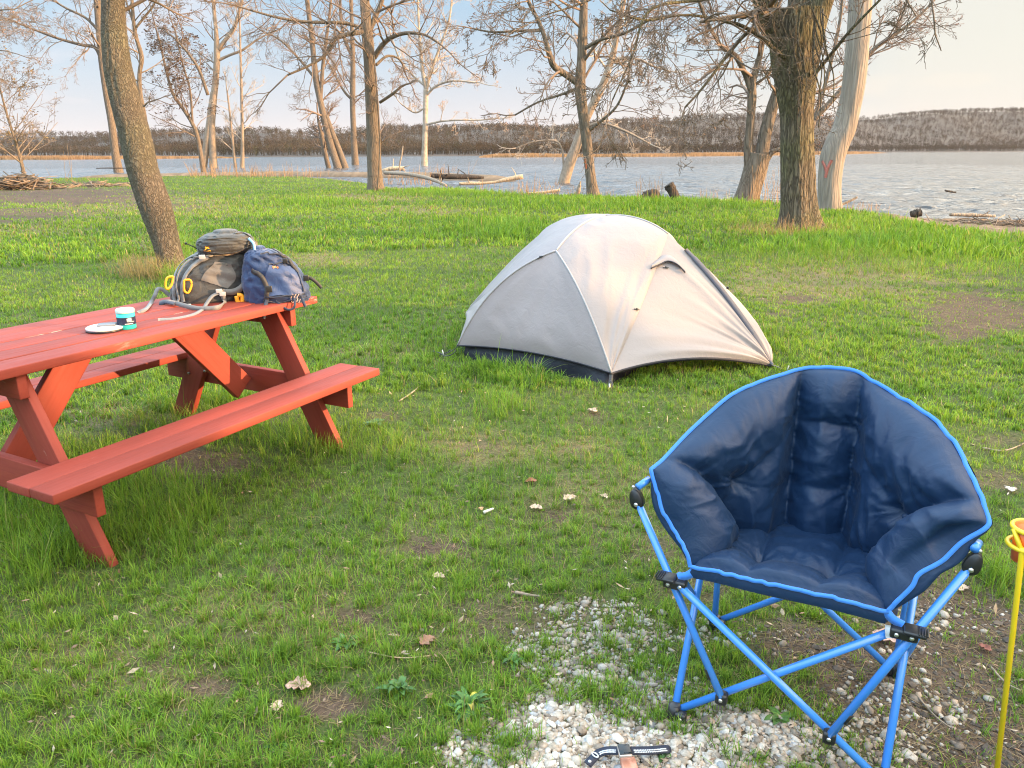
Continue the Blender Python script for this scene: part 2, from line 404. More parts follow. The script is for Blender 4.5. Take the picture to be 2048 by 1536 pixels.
w1 = noise(nt, mapping(nt, tc, (0.5, 1.1, 1)), 1.0, 4, 0.6, 0.6); w2 = noise(nt, mapping(nt, tc, (0.10, 0.3, 1)), 1.0, 4, 0.6, 0.4)
w3 = noise(nt, mapping(nt, tc, (2.4, 5.0, 1)), 1.0, 3, 0.6, 0.3)
hh = math_(nt, 'ADD', math_(nt, 'ADD', math_(nt, 'MULTIPLY', w1, 0.5), math_(nt, 'MULTIPLY', w2, 1.4)), math_(nt, 'MULTIPLY', w3, 0.14))
pbsdf(nt, out, (0.075, 0.075, 0.078), 0.10, hh, 1.0, 0.8, **{'IOR': 1.33})
tag(mb.build("river", mt), "wide choppy grey blue river", None, kind='structure')

# ------------------------------------------------------------------ far shore: wooded ridge
def vh(u): return HORIZON - ROLL * (u - 1024)
SH = np.array([(-900, 315.5), (-300, 314.5), (0, 314), (500, 313.5), (840, 312), (1000, 311), (1300, 308), (1640, 305.4), (1770, 304.3), (2048, 303.0), (2500, 301), (3000, 299)])
RG = np.array([(-900, 276), (-300, 274), (0, 272), (150, 271), (300, 268), (400, 269), (560, 268), (650, 270), (720, 262), (790, 256), (1000, 253), (1100, 259), (1180, 250), (1250, 242), (1400, 238), (1500, 237), (1600, 241),
               (1740, 240), (1800, 233), (1870, 228), (1950, 226), (2048, 225), (2300, 222), (3000, 226)])
hu = np.linspace(-850, 2950, 420)
hvs = np.interp(hu, SH[:, 0], SH[:, 1]); hvr = np.interp(hu, RG[:, 0], RG[:, 1])
hD = (CAM_H - WATER_Z) * F_PX / (hvs - vh(hu)); hR = hD * 1.15 + 350
hr = np.array([ray(u, vh(u)) for u in hu]); haz = np.arctan2(hr[:, 0], hr[:, 1])
hcos = np.cos(haz)
TREE_H = 5.6
hH = np.maximum((vh(hu) - hvr) / F_PX * hR + CAM_H - TREE_H * 0.9, 4)
tt = np.concatenate([[-0.06, 0.0, 0.02], np.linspace(0.05, 1, 30), [1.15, 1.6]])
HX, HY, HZ = [], [], []
for t in tt:
    d = (hD + (hR - hD) * t) / np.maximum(hcos, 0.35)
    prof = sstep(0.12, 1.0, t) * hH + np.clip(t / 0.05, -1.2, 1) * 1.2 + WATER_Z - (0.9 if t < 0 else 0)
    if t > 1.01: prof = hH * (1 - 0.3 * (t - 1))
    x, y = d * np.sin(haz), d * np.cos(haz)
    prof = prof + (fbm(x * 0.012, y * 0.012, 61, 3) - 0.5) * 14 * sstep(0.15, 0.4, t) * sstep(1.1, 0.8, t)
    HX.append(x); HY.append(y); HZ.append(prof)
HX, HY, HZ = map(np.array, (HX, HY, HZ))
mb = MB(); mb.add(np.stack([HX, HY, HZ], -1), grid_faces(*HX.shape))
mt, nt, out = mat("leaf_litter_slope"); tc = nt.nodes.new('ShaderNodeTexCoord').outputs['Object']
n = noise(nt, tc, 0.03, 6, 0.65)
pbsdf(nt, out, ramp(nt, n, [(0.3, (0.030, 0.024, 0.019)), (0.7, (0.046, 0.035, 0.027))]), 0.95)
tag(mb.build("hills", mt), "long low wooded ridge across the river", None, kind='structure')

# bare woods on the ridge, far enough to read as one mass
NW = 26000
wi = rng.choice(len(hu) - 2, NW, p=(hvs - hvr)[:-2] / (hvs - hvr)[:-2].sum()) + rng.random(NW); wt_ = np.where(rng.random(NW) < 0.16, rng.uniform(0.02, 0.08, NW), rng.uniform(0.03, 1.03, NW) ** 0.85)
def on_hill(wi, wt_):
    ti = np.interp(wt_, tt, np.arange(len(tt))); a = wi.astype(int); fa = wi - a; b = ti.astype(int); fb = ti - b
    f = lambda Z: (Z[b, a] * (1 - fa) + Z[b, a + 1] * fa) * (1 - fb) + (Z[b + 1, a] * (1 - fa) + Z[b + 1, a + 1] * fa) * fb
    return np.stack([f(HX), f(HY), f(HZ)], -1)
wp = on_hill(wi, wt_)
hs = rng.uniform(0.7, 1.25, NW) * TREE_H * np.where(wt_ < 0.09, 0.9, 1.0)
tone = rng.random(NW)
pal = np.array([(0.122, 0.086, 0.052), (0.102, 0.073, 0.048), (0.142, 0.094, 0.052), (0.100, 0.088, 0.042), (0.110, 0.088, 0.060)])
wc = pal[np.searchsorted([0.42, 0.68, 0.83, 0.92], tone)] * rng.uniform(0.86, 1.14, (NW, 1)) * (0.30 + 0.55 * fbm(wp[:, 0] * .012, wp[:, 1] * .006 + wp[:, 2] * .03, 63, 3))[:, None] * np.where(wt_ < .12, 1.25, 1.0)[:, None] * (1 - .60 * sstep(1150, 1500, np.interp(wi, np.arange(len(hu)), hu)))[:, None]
K = 26
ph = rng.normal(size=(NW, K, 3)); ph /= np.linalg.norm(ph, axis=2, keepdims=True); ph *= rng.random((NW, K, 1)) ** 0.45
cen = wp[:, None] + V(0, 0, 1) * (hs * 0.62)[:, None, None] + ph * np.stack([hs * 0.33, hs * 0.33, hs * 0.42], -1)[:, None]
dv = ph * V(0.6, 0.6, 0.5) + V(0, 0, 0.5) + rng.normal(0, 0.35, ph.shape); dv /= np.linalg.norm(dv, axis=2, keepdims=True)
sd = np.cross(dv, rng.normal(size=dv.shape)); sd /= np.linalg.norm(sd, axis=2, keepdims=True)
ln = (hs[:, None] * rng.uniform(0.10, 0.22, (NW, K)))[..., None]
tri = np.stack([cen - sd * 0.16 * ln * 1.6, cen + sd * 0.16 * ln * 1.6, cen + dv * ln], 2).reshape(-1, 3)
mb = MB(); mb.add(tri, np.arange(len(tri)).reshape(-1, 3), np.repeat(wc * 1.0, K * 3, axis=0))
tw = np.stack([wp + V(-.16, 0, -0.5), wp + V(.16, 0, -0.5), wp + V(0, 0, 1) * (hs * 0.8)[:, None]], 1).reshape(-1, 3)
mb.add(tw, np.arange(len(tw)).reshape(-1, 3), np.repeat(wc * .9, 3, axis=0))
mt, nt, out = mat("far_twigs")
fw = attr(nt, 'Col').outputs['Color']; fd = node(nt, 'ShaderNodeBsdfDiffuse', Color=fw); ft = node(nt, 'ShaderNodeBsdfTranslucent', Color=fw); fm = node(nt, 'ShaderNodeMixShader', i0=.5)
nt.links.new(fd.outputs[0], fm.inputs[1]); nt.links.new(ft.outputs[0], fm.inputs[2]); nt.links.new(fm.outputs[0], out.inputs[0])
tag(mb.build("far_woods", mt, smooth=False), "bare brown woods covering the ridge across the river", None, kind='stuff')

# reed beds standing in the shallows of the far side
def reeds(segs, hgt, depth, n, seed):
    r = np.random.default_rng(seed); s = np.array(segs, float)
    u = r.uniform(s[0, 0], s[-1, 0], n); vb = np.interp(u, s[:, 0], s[:, 1]); hm = np.interp(u, s[:, 0], s[:, 2])
    D = (CAM_H - WATER_Z) * F_PX / (vb - vh(u)) + r.random(n) ** 1.5 * depth
    a = np.interp(u, hu, haz); x, y = D * np.tan(a), D
    h = hgt * hm * (0.6 + 0.4 * vn(x * 0.35, y * 0.35, seed)) * r.uniform(0.75, 1.15, n)
    wd = r.uniform(0.10, 0.3, n); lx = r.normal(0, 0.25, n)
    p = np.stack([x, y, np.full(n, WATER_Z - 0.1)], -1)
    t = np.stack([p + np.stack([-wd, 0 * wd, 0 * wd], -1), p + np.stack([wd, 0 * wd, 0 * wd], -1), p + np.stack([lx, r.normal(0, .3, n), h], -1)], 1).reshape(-1, 3)
    col = np.array([(0.46, 0.27, 0.125)]) * r.uniform(0.55, 1.1, (n, 1))
    b = MB(); b.add(t, np.arange(3 * n).reshape(-1, 3), np.repeat(col, 3, axis=0)); return b
rm, nt, out = mat("dry_reed"); pbsdf(nt, out, attr(nt, 'Col').outputs['Color'], 0.9)
for k, (sg, hg, dp, n, lab) in enumerate([
        ([(-300, 318.5, 1), (120, 318.5, 1), (235, 317.3, .8), (300, 316.8, .8), (420, 315.8, .55), (495, 315.3, .15)], 1.9, 30, 16000, "long tan reed bed along the far shore behind the leaning tree"),
        ([(958, 314.2, .3), (985, 314.0, 1), (1060, 313.8, 1.1), (1150, 313.2, .8), (1300, 312.6, .9), (1420, 311.6, 1.1), (1560, 310, .9)], 1.75, 26, 14000, "tan reed bed in the water beyond the tent"),
        ([(1600, 309.0, .9), (1690, 307.8, .9), (1740, 306.6, .7), (1775, 305.6, .1)], 2.3, 26, 5000, "short tan reed bed ending right of the pale dead trunk")]):
    tag(reeds(sg, hg, dp, n, 70 + k).build("reeds", rm, smooth=False), lab, None, kind='stuff')
# ------------------------------------------------------------------ trees
def bark_mat(name, base, dark, scale=10.0, zs=0.28, bstr=0.9, bdist=0.03, moss=None, crack=0.5):
    mt, nt, out = mat(name); tc = nt.nodes.new('ShaderNodeTexCoord').outputs['Object']
    mp = mapping(nt, tc, (1, 1, zs))
    dn = node(nt, 'ShaderNodeTexNoise', Vector=mp, Scale=scale * 0.6, Detail=3.0)
    wv = mixc(nt, 0.12, mp, dn.outputs['Color'])
    vo = node(nt, 'ShaderNodeTexVoronoi', dict(feature='DISTANCE_TO_EDGE'), Vector=wv, Scale=scale).outputs['Distance']
    cr = ramp(nt, vo, [(0.0, 0.0), (0.22, 1.0)])
    n = noise(nt, mp, scale * 2.2, 6, 0.65); big = noise(nt, tc, 1.3, 3)
    c = mixc(nt, ramp(nt, n, [(0.3, 0.0), (0.7, 1.0)]), tuple(np.array(base) * 0.7), tuple(np.array(base) * 1.25))
    if moss: c = mixc(nt, ramp(nt, big, [(0.42, 0.0), (0.62, 0.75)]), c, moss)
    c = mixc(nt, math_(nt, 'MULTIPLY', math_(nt, 'SUBTRACT', 1.0, cr), crack), c, dark)
    hgt = math_(nt, 'ADD', cr, math_(nt, 'MULTIPLY', n, 0.8))
    pbsdf(nt, out, c, 0.92, hgt, bstr, bdist, **{'Specular IOR Level': 0.2}); return mt
def twig_mat(name, col):
    mt, nt, out = mat(name); tc = nt.nodes.new('ShaderNodeTexCoord').outputs['Object']
    n = noise(nt, tc, 1.5, 3)
    c = mixc(nt, n, tuple(np.array(col) * 0.75), tuple(np.array(col) * 1.3))
    c = mixc(nt, 1.0, c, attr(nt, 'Col').outputs['Color'], 'MULTIPLY')
    pbsdf(nt, out, c, 0.85, **{'Specular IOR Level': 0.2}); return mt
BARK = bark_mat("bark_scaly_brown", (0.175, 0.142, 0.108), (0.065, 0.05, 0.04), 30, 0.5, 0.9, 0.02, (0.165, 0.155, 0.105), 0.45)
BARK_BIG = bark_mat("bark_furrowed_grey", (0.20, 0.158, 0.11), (0.065, 0.05, 0.038), 21, 0.15, 1.0, 0.035, (0.19, 0.17, 0.085), 0.6)
BARK_FAR = bark_mat("bark_grey_brown", (0.19, 0.15, 0.112), (0.09, 0.065, 0.05), 9, 0.2, 0.8, 0.04)
BARK_MID = bark_mat("bark_smooth_brown", (0.19, 0.15, 0.112), (0.11, 0.08, 0.06), 17, 0.12, 0.8, 0.03, None, .4)
BARK_TWO = bark_mat("bark_flaking_tan", (0.30, 0.235, 0.175), (0.13, 0.10, 0.075), 5, 0.35, 0.5, 0.02, (0.24, 0.185, 0.135), 0.3)
BARK_PALE = bark_mat("bark_pale_sycamore", (0.42, 0.36, 0.29), (0.2, 0.16, 0.12), 3, 0.4, 0.4, 0.02, (0.26, 0.21, 0.15), 0.25)
BARK_DEAD = bark_mat("bare_dead_wood", (0.31, 0.26, 0.215), (0.13, 0.10, 0.08), 14, 0.05, 0.6, 0.02, (0.26, 0.215, 0.175), 0.4)
TW_BROWN = twig_mat("twigs_brown", (0.20, 0.145, 0.11)); TW_GREY = twig_mat("twigs_grey", (0.20, 0.155, 0.12)); TW_PALE = twig_mat("twigs_pale", (0.40, 0.33, 0.26)); TW_DARK = twig_mat("twigs_dark", (0.16, 0.12, 0.09))

class Tree:
    def __init__(s, name, label, base_uv, bark, twig, seed, rmin, group="bare trees along the riverbank", dy=0.0):
        s.r = np.random.default_rng(seed); b = GG(*base_uv); s.y = b[1] + dy; s.b = b
        s.o = thing(name, label, 'tree', b, group); s.bark, s.twig, s.rmin = bark, twig, rmin
        s.tr = MB(); s.cr = MB(); s.P = []; s.R = []; s.tips = []
        s.sc = math.hypot(b[0], b[1]) / F_PX * 1.0       # metres per photo pixel at the trunk
    def P3(s, uv, off=0.0): return PY(uv[0], uv[1], s.y + off)
    def stem(s, pts, sides=14, n=40, flare=0.0, lump=0.05, ridge=0.0, offs=None, zf=2.0):
        """pts: (u, v, width in px); returns world polyline + radii"""
        offs = offs or [0.0] * len(pts)
        P = np.array([s.P3(p[:2], o) for p, o in zip(pts, offs)]); R = np.array([p[2] * 0.5 / F_PX for p in pts]) * ((P - EYE) @ V(0, ct, -st))
        q = spline(np.c_[P, R], n); P, R = q[:, :3], np.maximum(q[:, 3], 0.005)
        if flare: 
            d = np.linalg.norm(P - P[0], axis=1) / R[0]; R = R * (1 + flare * np.exp(-d / 0.7)); P[0, 2] -= 0.25
        sd = s.r.random() * 50
        def rough(Q, th):
            zz = Q[..., 2]
            a = vn(zz[..., None] * 1.6 / max(R[0], .05) * 0.25 + sd, np.cos(th) * 1.4 + np.sin(th) * 2.1 + sd, sd)
            k = 1 + lump * 2 * (a - 0.5)
            if ridge:
                w_ = 2 * np.abs(vn(np.cos(th) * 9 + sd + .5 * vn(zz[..., None] * zf, th * 3, 2) + 0 * zz[..., None], np.sin(th) * 9 + zz[..., None] * zf, sd) - .5)
                k = k - ridge * (1 - np.clip(w_ * 3.2, 0, 1))
            if flare:
                fl = np.exp(-np.linalg.norm(Q - Q[:, :1], axis=2) / R[0] / 0.9)[..., None]
                k = k + fl * flare * 0.5 * np.cos(th * 5 + sd)
            return k
        tubes(s.tr, P, R, sides, rough=rough, ref=np.broadcast_to(V(0.9, 0.3, 0.05), (1, n, 3)))
        return P, R
    def grow(s, p0, d, L, r, lev, cfg):
        K = 5; pts = [p0]; d = unit(d); nz = s.r.normal(0, cfg['wander'], (K, 3))
        for i in range(K - 1):
            d = d + nz[i]; d[2] += cfg['up'] if lev > 0 else cfg['up'] * 0.5
            if pts[-1][2] < 1.4: d[2] += 0.12
            d = d / math.sqrt(d @ d); pts.append(pts[-1] + d * L / (K - 1))
        pts = np.array(pts); r = max(r, s.rmin); R = np.linspace(r, max(r * 0.4, s.rmin * 0.7), K)
        s.P.append(pts); s.R.append(R)
        if lev >= cfg['lev']:
            s.tips.append((pts[-1], d)); return
        n = cfg['n'][min(lev, len(cfg['n']) - 1)]; n = max(1, int(n * s.r.uniform(0.7, 1.3)))
        for j in range(n):
            f = s.r.uniform(0.18, 1.0) * (K - 1); i = min(int(f), K - 2); p = pts[i] + (pts[i + 1] - pts[i]) * (f - i)
            t = pts[i + 1] - pts[i]; t = t / np.linalg.norm(t); q = s.r.normal(size=3); q -= (q @ t) * t; q /= np.linalg.norm(q)
            s.grow(p, t + q * s.r.uniform(cfg['sp0'], cfg['sp1']), L * s.r.uniform(0.35, 0.62) * (1.15 - 0.5 * f / (K - 1)), R[i] * 0.62, lev + 1, cfg)
    def spawn(s, stem, n, L, f0=0.3, f1=1.0, lev=3, cnt=(6, 5, 4), up=0.05, wander=0.16, sp=(0.6, 1.2), rf=0.4, tip=True, out=(1, 1, 1)):
        if lev == 3: lev, cnt, L, n = 4, (5, 5, 4), L * 1.35, int(n * .9) + 1
        P, R = stem; cfg = dict(up=up, wander=wander, lev=lev - 1, n=cnt, sp0=sp[0] * 0.8, sp1=sp[1])
        K = len(P)
        for j in range(n):
            f = (f0 + (f1 - f0) * (j + s.r.random()) / n) * (K - 1); i = min(int(f), K - 2); p = P[i] + (P[i + 1] - P[i]) * (f - i)
            t = unit(P[i + 1] - P[i]); q = s.r.normal(size=3) * V(*out); q -= (q @ t) * t; q = unit(q)
            s.grow(p, t * 0.6 + q * s.r.uniform(*sp), L * s.r.uniform(0.55, 1.1) * (1.1 - 0.35 * f / K), max(R[i] * rf * s.r.uniform(.6, 1), s.rmin), 0, cfg)
        if tip: s.grow(P[-1], P[-1] - P[-2], L * 0.8, R[-1] * 0.9, 0, cfg)
    def leaves(s, n, size, col, clump=1, flat=True):
        if not s.tips: return
        k = s.r.integers(0, len(s.tips), n); c = np.array([s.tips[i][0] for i in k]) + s.r.normal(0, size * clump, (n, 3)) * V(1, 1, 0.35 if flat else 1)
        a = s.r.normal(size=(n, 3)) * V(1, 1, 0.4); a /= np.linalg.norm(a, axis=1, keepdims=True); b = np.cross(a, s.r.normal(size=(n, 3))); b /= np.linalg.norm(b, axis=1, keepdims=True)
        z = size * s.r.uniform(0.5, 1.2, (n, 1))
        t = np.stack([c - a * z, c + b * z * 0.5, c + a * z, c - b * z * 0.5], 1).reshape(-1, 3)
        s.cr.add(t, np.arange(4 * n).reshape(-1, 4), np.repeat(np.array([col]) * s.r.uniform(0.7, 1.3, (n, 1)), 4, axis=0))
    def finish(s):
        if s.P:
            P = np.array(s.P); R = np.array(s.R); big = R[:, 0] > s.rmin * 3
            if big.any(): tubes(s.cr, P[big], R[big], 6)
            if (~big).any(): tubes(s.cr, P[~big], R[~big], 3, cap=False)
        s.tr.build('trunk', s.bark, s.o); 
        if s.cr.n: s.cr.build('crown', s.twig, s.o)
        return s
def bud_cluster(t, size, frac, col=(0.8, 0.55, 0.5)):
    n = int(len(t.tips) * frac)
    t.leaves(n, size, col, 0.3, False)

# big furrowed tree right of the tent
T = Tree("tree", "big furrowed grey tree right of the tent, thickest trunk of all", (1600, 458), BARK_BIG, TW_DARK, 11, 0.0056)
s0 = T.stem([(1599, 470, 80), (1597, 420, 68), (1595, 376, 67), (1594, 309, 66), (1594, 240, 66), (1592, 171, 80), (1590, 120, 94), (1592, 70, 104), (1596, 20, 106)], 110, 240, 0.42, 0.07, 0.05, zf=1.1)
l1 = T.stem([(1578, 110, 58), (1556, 60, 50), (1536, 20, 46), (1516, -40, 42), (1480, -160, 32), (1440, -320, 22)], 18, 30, 0, 0.05, offs=[0, -.1, -.2, -.3, -.6, -1])
l2 = T.stem([(1594, 60, 56), (1598, 0, 44), (1590, -90, 38), (1580, -260, 28), (1590, -420, 16)], 18, 30, 0, .05, offs=[0, .2, .4, .6, 1])
l3 = T.stem([(1612, 90, 60), (1638, 20, 46), (1662, -40, 38), (1710, -160, 28), (1760, -330, 18)], 18, 30, 0, .05, offs=[0, -.1, -.2, -.5, -1])
b1 = T.stem([(1575, 120, 9), (1500, 60, 7.5), (1440, 40, 6), (1370, 30, 5), (1290, 40, 4), (1220, 20, 3)], 8, 30, 0, 0.03, offs=[-.3, -.7, -1.0, -1.4, -1.9, -2.4])
b2 = T.stem([(1545, 60, 9), (1500, 62, 8), (1455, 110, 7), (1410, 170, 5), (1370, 215, 4)], 8, 26, 0, .03, offs=[-.2, -.5, -.8, -1.1, -1.4])
b3 = T.stem([(1560, -20, 9), (1480, -10, 8), (1400, 0, 6.5), (1300, 20, 5.5), (1265, 110, 4.5), (1225, 200, 3)], 8, 30, 0, .03, offs=[-.3, -1., -1.6, -2.2, -2.5, -2.6])
b4 = T.stem([(1628, 150, 8), (1665, 105, 7), (1700, 62, 6), (1740, 20, 5), (1790, -30, 4)], 8, 26, 0, .03, offs=[-.4, -.7, -1, -1.2, -1.4])
b5 = T.stem([(1580, -60, 8), (1440, -90, 6.5), (1300, -60, 5), (1180, 0, 4), (1090, 30, 2.5)], 8, 30, 0, .03, offs=[-.4, -1.2, -2, -2.6, -3])
for b, n, L in ((b1, 9, 1.3), (b2, 8, 1.1), (b3, 9, 1.3), (b5, 9, 1.4)): T.spawn(b, n, L, 0.25, 1, 3, (5, 4), -0.05, 0.2, (0.6, 1.3), 0.6)
T.spawn(b4, 7, 1.0, 0.3, 1, 3, (4, 3), 0.0, 0.18, (0.6, 1.2), 0.6)
for l in (l1, l2, l3): T.spawn(l, 7, 2.4, 0.3, 1, 3, (5, 4), 0.02, 0.18, (0.6, 1.3), 0.35)
# thin shoots hanging in front of the fork
for k in range(12):
    u0 = 1560 + 9 * k + T.r.normal(0, 5); v0 = T.r.uniform(-40, 60); ln = T.r.uniform(90, 220); w = T.r.normal(0, 26)
    st_ = T.stem([(u0, v0, 4), (u0 + w * .4 - 6, v0 + ln * .35, 3.4), (u0 + w * .6 + 8, v0 + ln * .7, 2.6), (u0 + w, v0 + ln, 2)], 5, 14, 0, 0, offs=[-.75, -.95, -1.0, -.95])
    T.spawn(st_, 4, 0.45, 0.2, 1, 2, (3,), -0.03, 0.25, (0.6, 1.3), 0.8)
bud_cluster(T, 0.025, 0.3, (0.9, 0.75, 0.6)); T.finish(); BIG = T

# near leaning tree behind the table
T = Tree("tree", "dark scaly trunk leaning left, growing right behind the picnic table", (345, 548), BARK, TW_BROWN, 12, 0.0043)
s0 = T.stem([(349, 556, 52), (341, 520, 50), (328, 470, 53), (310, 412, 61), (286, 342, 59), (271, 275, 60), (252, 205, 56), (237, 140, 53), (229, 70, 48), (226, 0, 43), (224, -90, 40), (230, -220, 34), (238, -420, 24)], 90, 420, 0.2, 0.05, 0.05, zf=9.0)
T.spawn(s0, 9, 2.2, 0.68, 1, 3, (4, 3), 0.03, 0.15, (0.7, 1.3), 0.3); T.finish()

# bleached dead trunk
T = Tree("dead_tree", "pale bleached dead trunk with red paint mark, curving behind the biggest tree", (1658, 419), BARK_DEAD, TW_GREY, 13, 0.0062)
s0 = T.stem([(1659, 424, 42), (1660, 375, 44), (1664, 316, 47), (1676, 282, 47), (1690, 253, 46), (1704, 190, 43), (1712, 127, 44), (1717, 60, 42), (1721, 0, 42), (1726, -80, 40), (1735, -220, 34), (1748, -380, 26)], 28, 90, 0.18, 0.09)
T.spawn(s0, 3, 1.2, 0.75, .95, 2, (3,), 0.05, .2, (.8, 1.3), .2, tip=False)
T.finish()
bv = T.tr.bvh()
def hit(bv, u, v, off=0.004):
    r = unit(ray(u, v)); h = bv.ray_cast(Vector(EYE), Vector(r))
    if h[0] is None: return None, None
    n = np.array(h[1]); n = n if n @ r < 0 else -n
    return np.array(h[0]) + n * off, n
def strap_on(mb, bv, uvs, w, th=0.003, off=0.003, n=24, col=None, fallback=None):
    P, Nn = [], []
    for u, v in spline(np.array(uvs, float), max(len(uvs) * 3, 8)):
        p, q = hit(bv, u, v, off)
        if p is None: continue
        P.append(p); Nn.append(q)
    if len(P) < 3: return False
    Nn = spline(np.array(Nn)[::2] if len(Nn) > 5 else np.array(Nn), n)
    ribbon(mb, spline(np.array(P), n), Nn, w, th, col); return True
PAINT = simple("red_paint", (0.40, 0.13, 0.10), 0.9, 0.5, 14)
pm = MB()
for uvs, w in (([(1645, 322), (1650, 333), (1653, 344)], .07), ([(1664, 320), (1657, 333), (1653, 346), (1651, 355)], .075)): strap_on(pm, bv, uvs, w, .004, .012)
pm.build('paint_mark', PAINT, T.o)

# two-stemmed tree at the water left of the big one
T = Tree("tree", "leaning tree with low fork and two stems, left of the biggest trunk", (1490, 401), BARK_FAR, TW_BROWN, 14, 0.0068)
s0 = T.stem([(1488, 412, 44), (1500, 370, 44), (1511, 335, 46), (1518, 308, 44)], 20, 30, 0.3, 0.08)
a = T.stem([(1500, 345, 24), (1497, 290, 18), (1501, 240, 16), (1504, 195, 18), (1506, 160, 14), (1520, 110, 11), (1528, 60, 9), (1530, 0, 7), (1525, -90, 5)], 12, 44, 0, .06)
b = T.stem([(1503, 185, 12), (1490, 148, 11), (1474, 116, 11), (1458, 102, 9), (1444, 94, 8), (1420, 55, 7), (1403, 17, 6), (1385, -40, 5)], 10, 36, 0, .05, offs=[0, 0, -.2, -.4, -.5, -.7, -.9, -1.2])
c_ = T.stem([(1522, 320, 26), (1531, 265, 25), (1546, 210, 22), (1556, 175, 18), (1572, 110, 15), (1590, 30, 12), (1600, -80, 8)], 14, 36, 0, .06)
d_ = T.stem([(1528, 332, 10), (1544, 305, 10), (1562, 296, 8), (1590, 270, 5), (1610, 240, 4)], 8, 24, 0, .05)
for x, n, L in ((a, 12, 2.0), (b, 16, 1.9), (c_, 8, 2.0), (d_, 7, 1.2)): T.spawn(x, n, L, 0.3, 1, 3, (5, 5), -0.01, 0.2, (0.7, 1.3), 0.45)
bud_cluster(T, 0.035, 0.3, (1.2, .8, .7)); T.finish()

# stem that shows between the two big trunks and fans out to the right
T = Tree("tree", "slender tree fanning out to the right from behind the two big trunks", (1605, 408), BARK_FAR, TW_BROWN, 15, 0.0068, dy=0.3)
s0 = T.stem([(1596, 420, 22), (1604, 330, 18), (1626, 240, 13)], 12, 24, .2, .05)
a = T.stem([(1626, 240, 13), (1660, 205, 11), (1690, 170, 10), (1736, 110, 9), (1775, 78, 8), (1810, 55, 6), (1850, 20, 5), (1895, -30, 4)], 9, 40, 0, .03)
b = T.stem([(1628, 238, 9), (1650, 170, 8), (1664, 115, 7), (1680, 40, 6), (1690, -60, 5)], 9, 30, 0, .03)
T.spawn(a, 22, 1.9, 0.25, 1, 3, (5, 4), 0.02, 0.14, (0.45, 1.0), 0.5); T.spawn(b, 10, 1.5, 0.2, 1, 3, (4, 4), 0.02, 0.15, (0.6, 1.1), 0.5)
bud_cluster(T, 0.035, 0.6, (1.5, .9, .7)); T.finish()

# tree behind the tent with peeled lower trunk
T = Tree("tree", "upright tree behind the tent with peeled pale base and orange paint mark", (1184, 391), BARK_FAR, TW_BROWN, 16, 0.0068)
s0 = T.stem([(1187, 398, 27), (1182, 360, 22), (1177, 315, 20), (1172, 273, 21), (1166, 225, 21), (1160, 171, 23), (1163, 120, 18), (1165, 70, 19), (1168, 0, 15), (1172, -90, 12), (1176, -260, 8)], 16, 70, .35, .07)
a = T.stem([(1156, 166, 14), (1130, 148, 13), (1108, 132, 13), (1098, 105, 11), (1088, 70, 9), (1074, 36, 8), (1056, 0, 7), (1040, -60, 5)], 10, 44, 0, .05, offs=[0, -.1, -.3, -.4, -.4, -.3, -.3, -.3])
b = T.stem([(1165, 100, 8), (1200, 80, 7), (1250, 66, 6), (1300, 40, 5), (1350, 30, 3.5)], 8, 30, 0, .04, offs=[0, -.5, -1, -1.5, -2])
c_ = T.stem([(1160, 175, 7), (1120, 190, 5), (1075, 205, 4), (1030, 230, 3.5)], 7, 26, 0, .04, offs=[0, .3, .6, .9])
d_ = T.stem([(1176, 262, 8), (1205, 240, 6), (1235, 210, 5), (1255, 160, 4), (1262, 110, 3)], 7, 26, 0, .04, offs=[0, -.3, -.6, -.9, -1])
e_ = T.stem([(1080, 60, 6), (1030, 62, 5), (985, 64, 4), (945, 57, 3)], 7, 22, 0, .03)
for x, n, L in ((s0, 10, 2.2), (a, 12, 1.9), (b, 9, 1.5), (c_, 6, 1.3), (d_, 7, 1.3), (e_, 6, 1.)): T.spawn(x, n, L, 0.45 if x is s0 else 0.2, 1, 3, (6, 5), -0.005, 0.2, (0.7, 1.35), 0.45)
bud_cluster(T, 0.035, 0.25, (1.2, .8, .7)); T.finish()
bv = T.tr.bvh(); pm = MB(); strap_on(pm, bv, [(1171, 318), (1172, 326), (1173, 337)], .07, .004, .01)
if pm.n: pm.build('paint_mark', simple("orange_paint", (0.55, 0.13, 0.05), 0.8, 0.4, 20), T.o)

# sycamore leaning right behind it
T = Tree("tree", "sycamore leaning right with white upper limbs, crossing behind the upright tree", (1126, 380), BARK_TWO, TW_PALE, 17, 0.0081)
s0 = T.stem([(1122, 388, 25), (1135, 340, 23), (1150, 298, 20), (1165, 255, 18), (1181, 219, 17), (1205, 171, 15), (1220, 128, 13), (1230, 90, 11), (1238, 45, 10), (1247, 10, 8), (1258, -60, 6), (1275, -180, 4)], 14, 60, .25, .07)
a = T.stem([(1222, 122, 7), (1250, 116, 6), (1280, 120, 5), (1305, 132, 4), (1338, 142, 3)], 7, 26, 0, .03, offs=[0, -.2, -.3, -.3, -.2])
b = T.stem([(1165, 258, 7), (1200, 246, 5), (1250, 262, 5), (1300, 288, 3)], 7, 26, 0, .03, offs=[0, -.4, -.8, -1.2])
c_ = T.stem([(1128, 340, 5), (1124, 300, 4), (1110, 282, 4), (1070, 283, 3), (1032, 296, 2.4)], 7, 26, 0, .03)
for x, n, L in ((s0, 12, 2.4), (a, 7, 1.4), (b, 9, 1.2), (c_, 8, 1.3)): T.spawn(x, n, L, 0.4 if x is s0 else 0.2, 1, 3, (5, 4), 0.0, 0.22, (0.7, 1.3), 0.45)
T.finish()

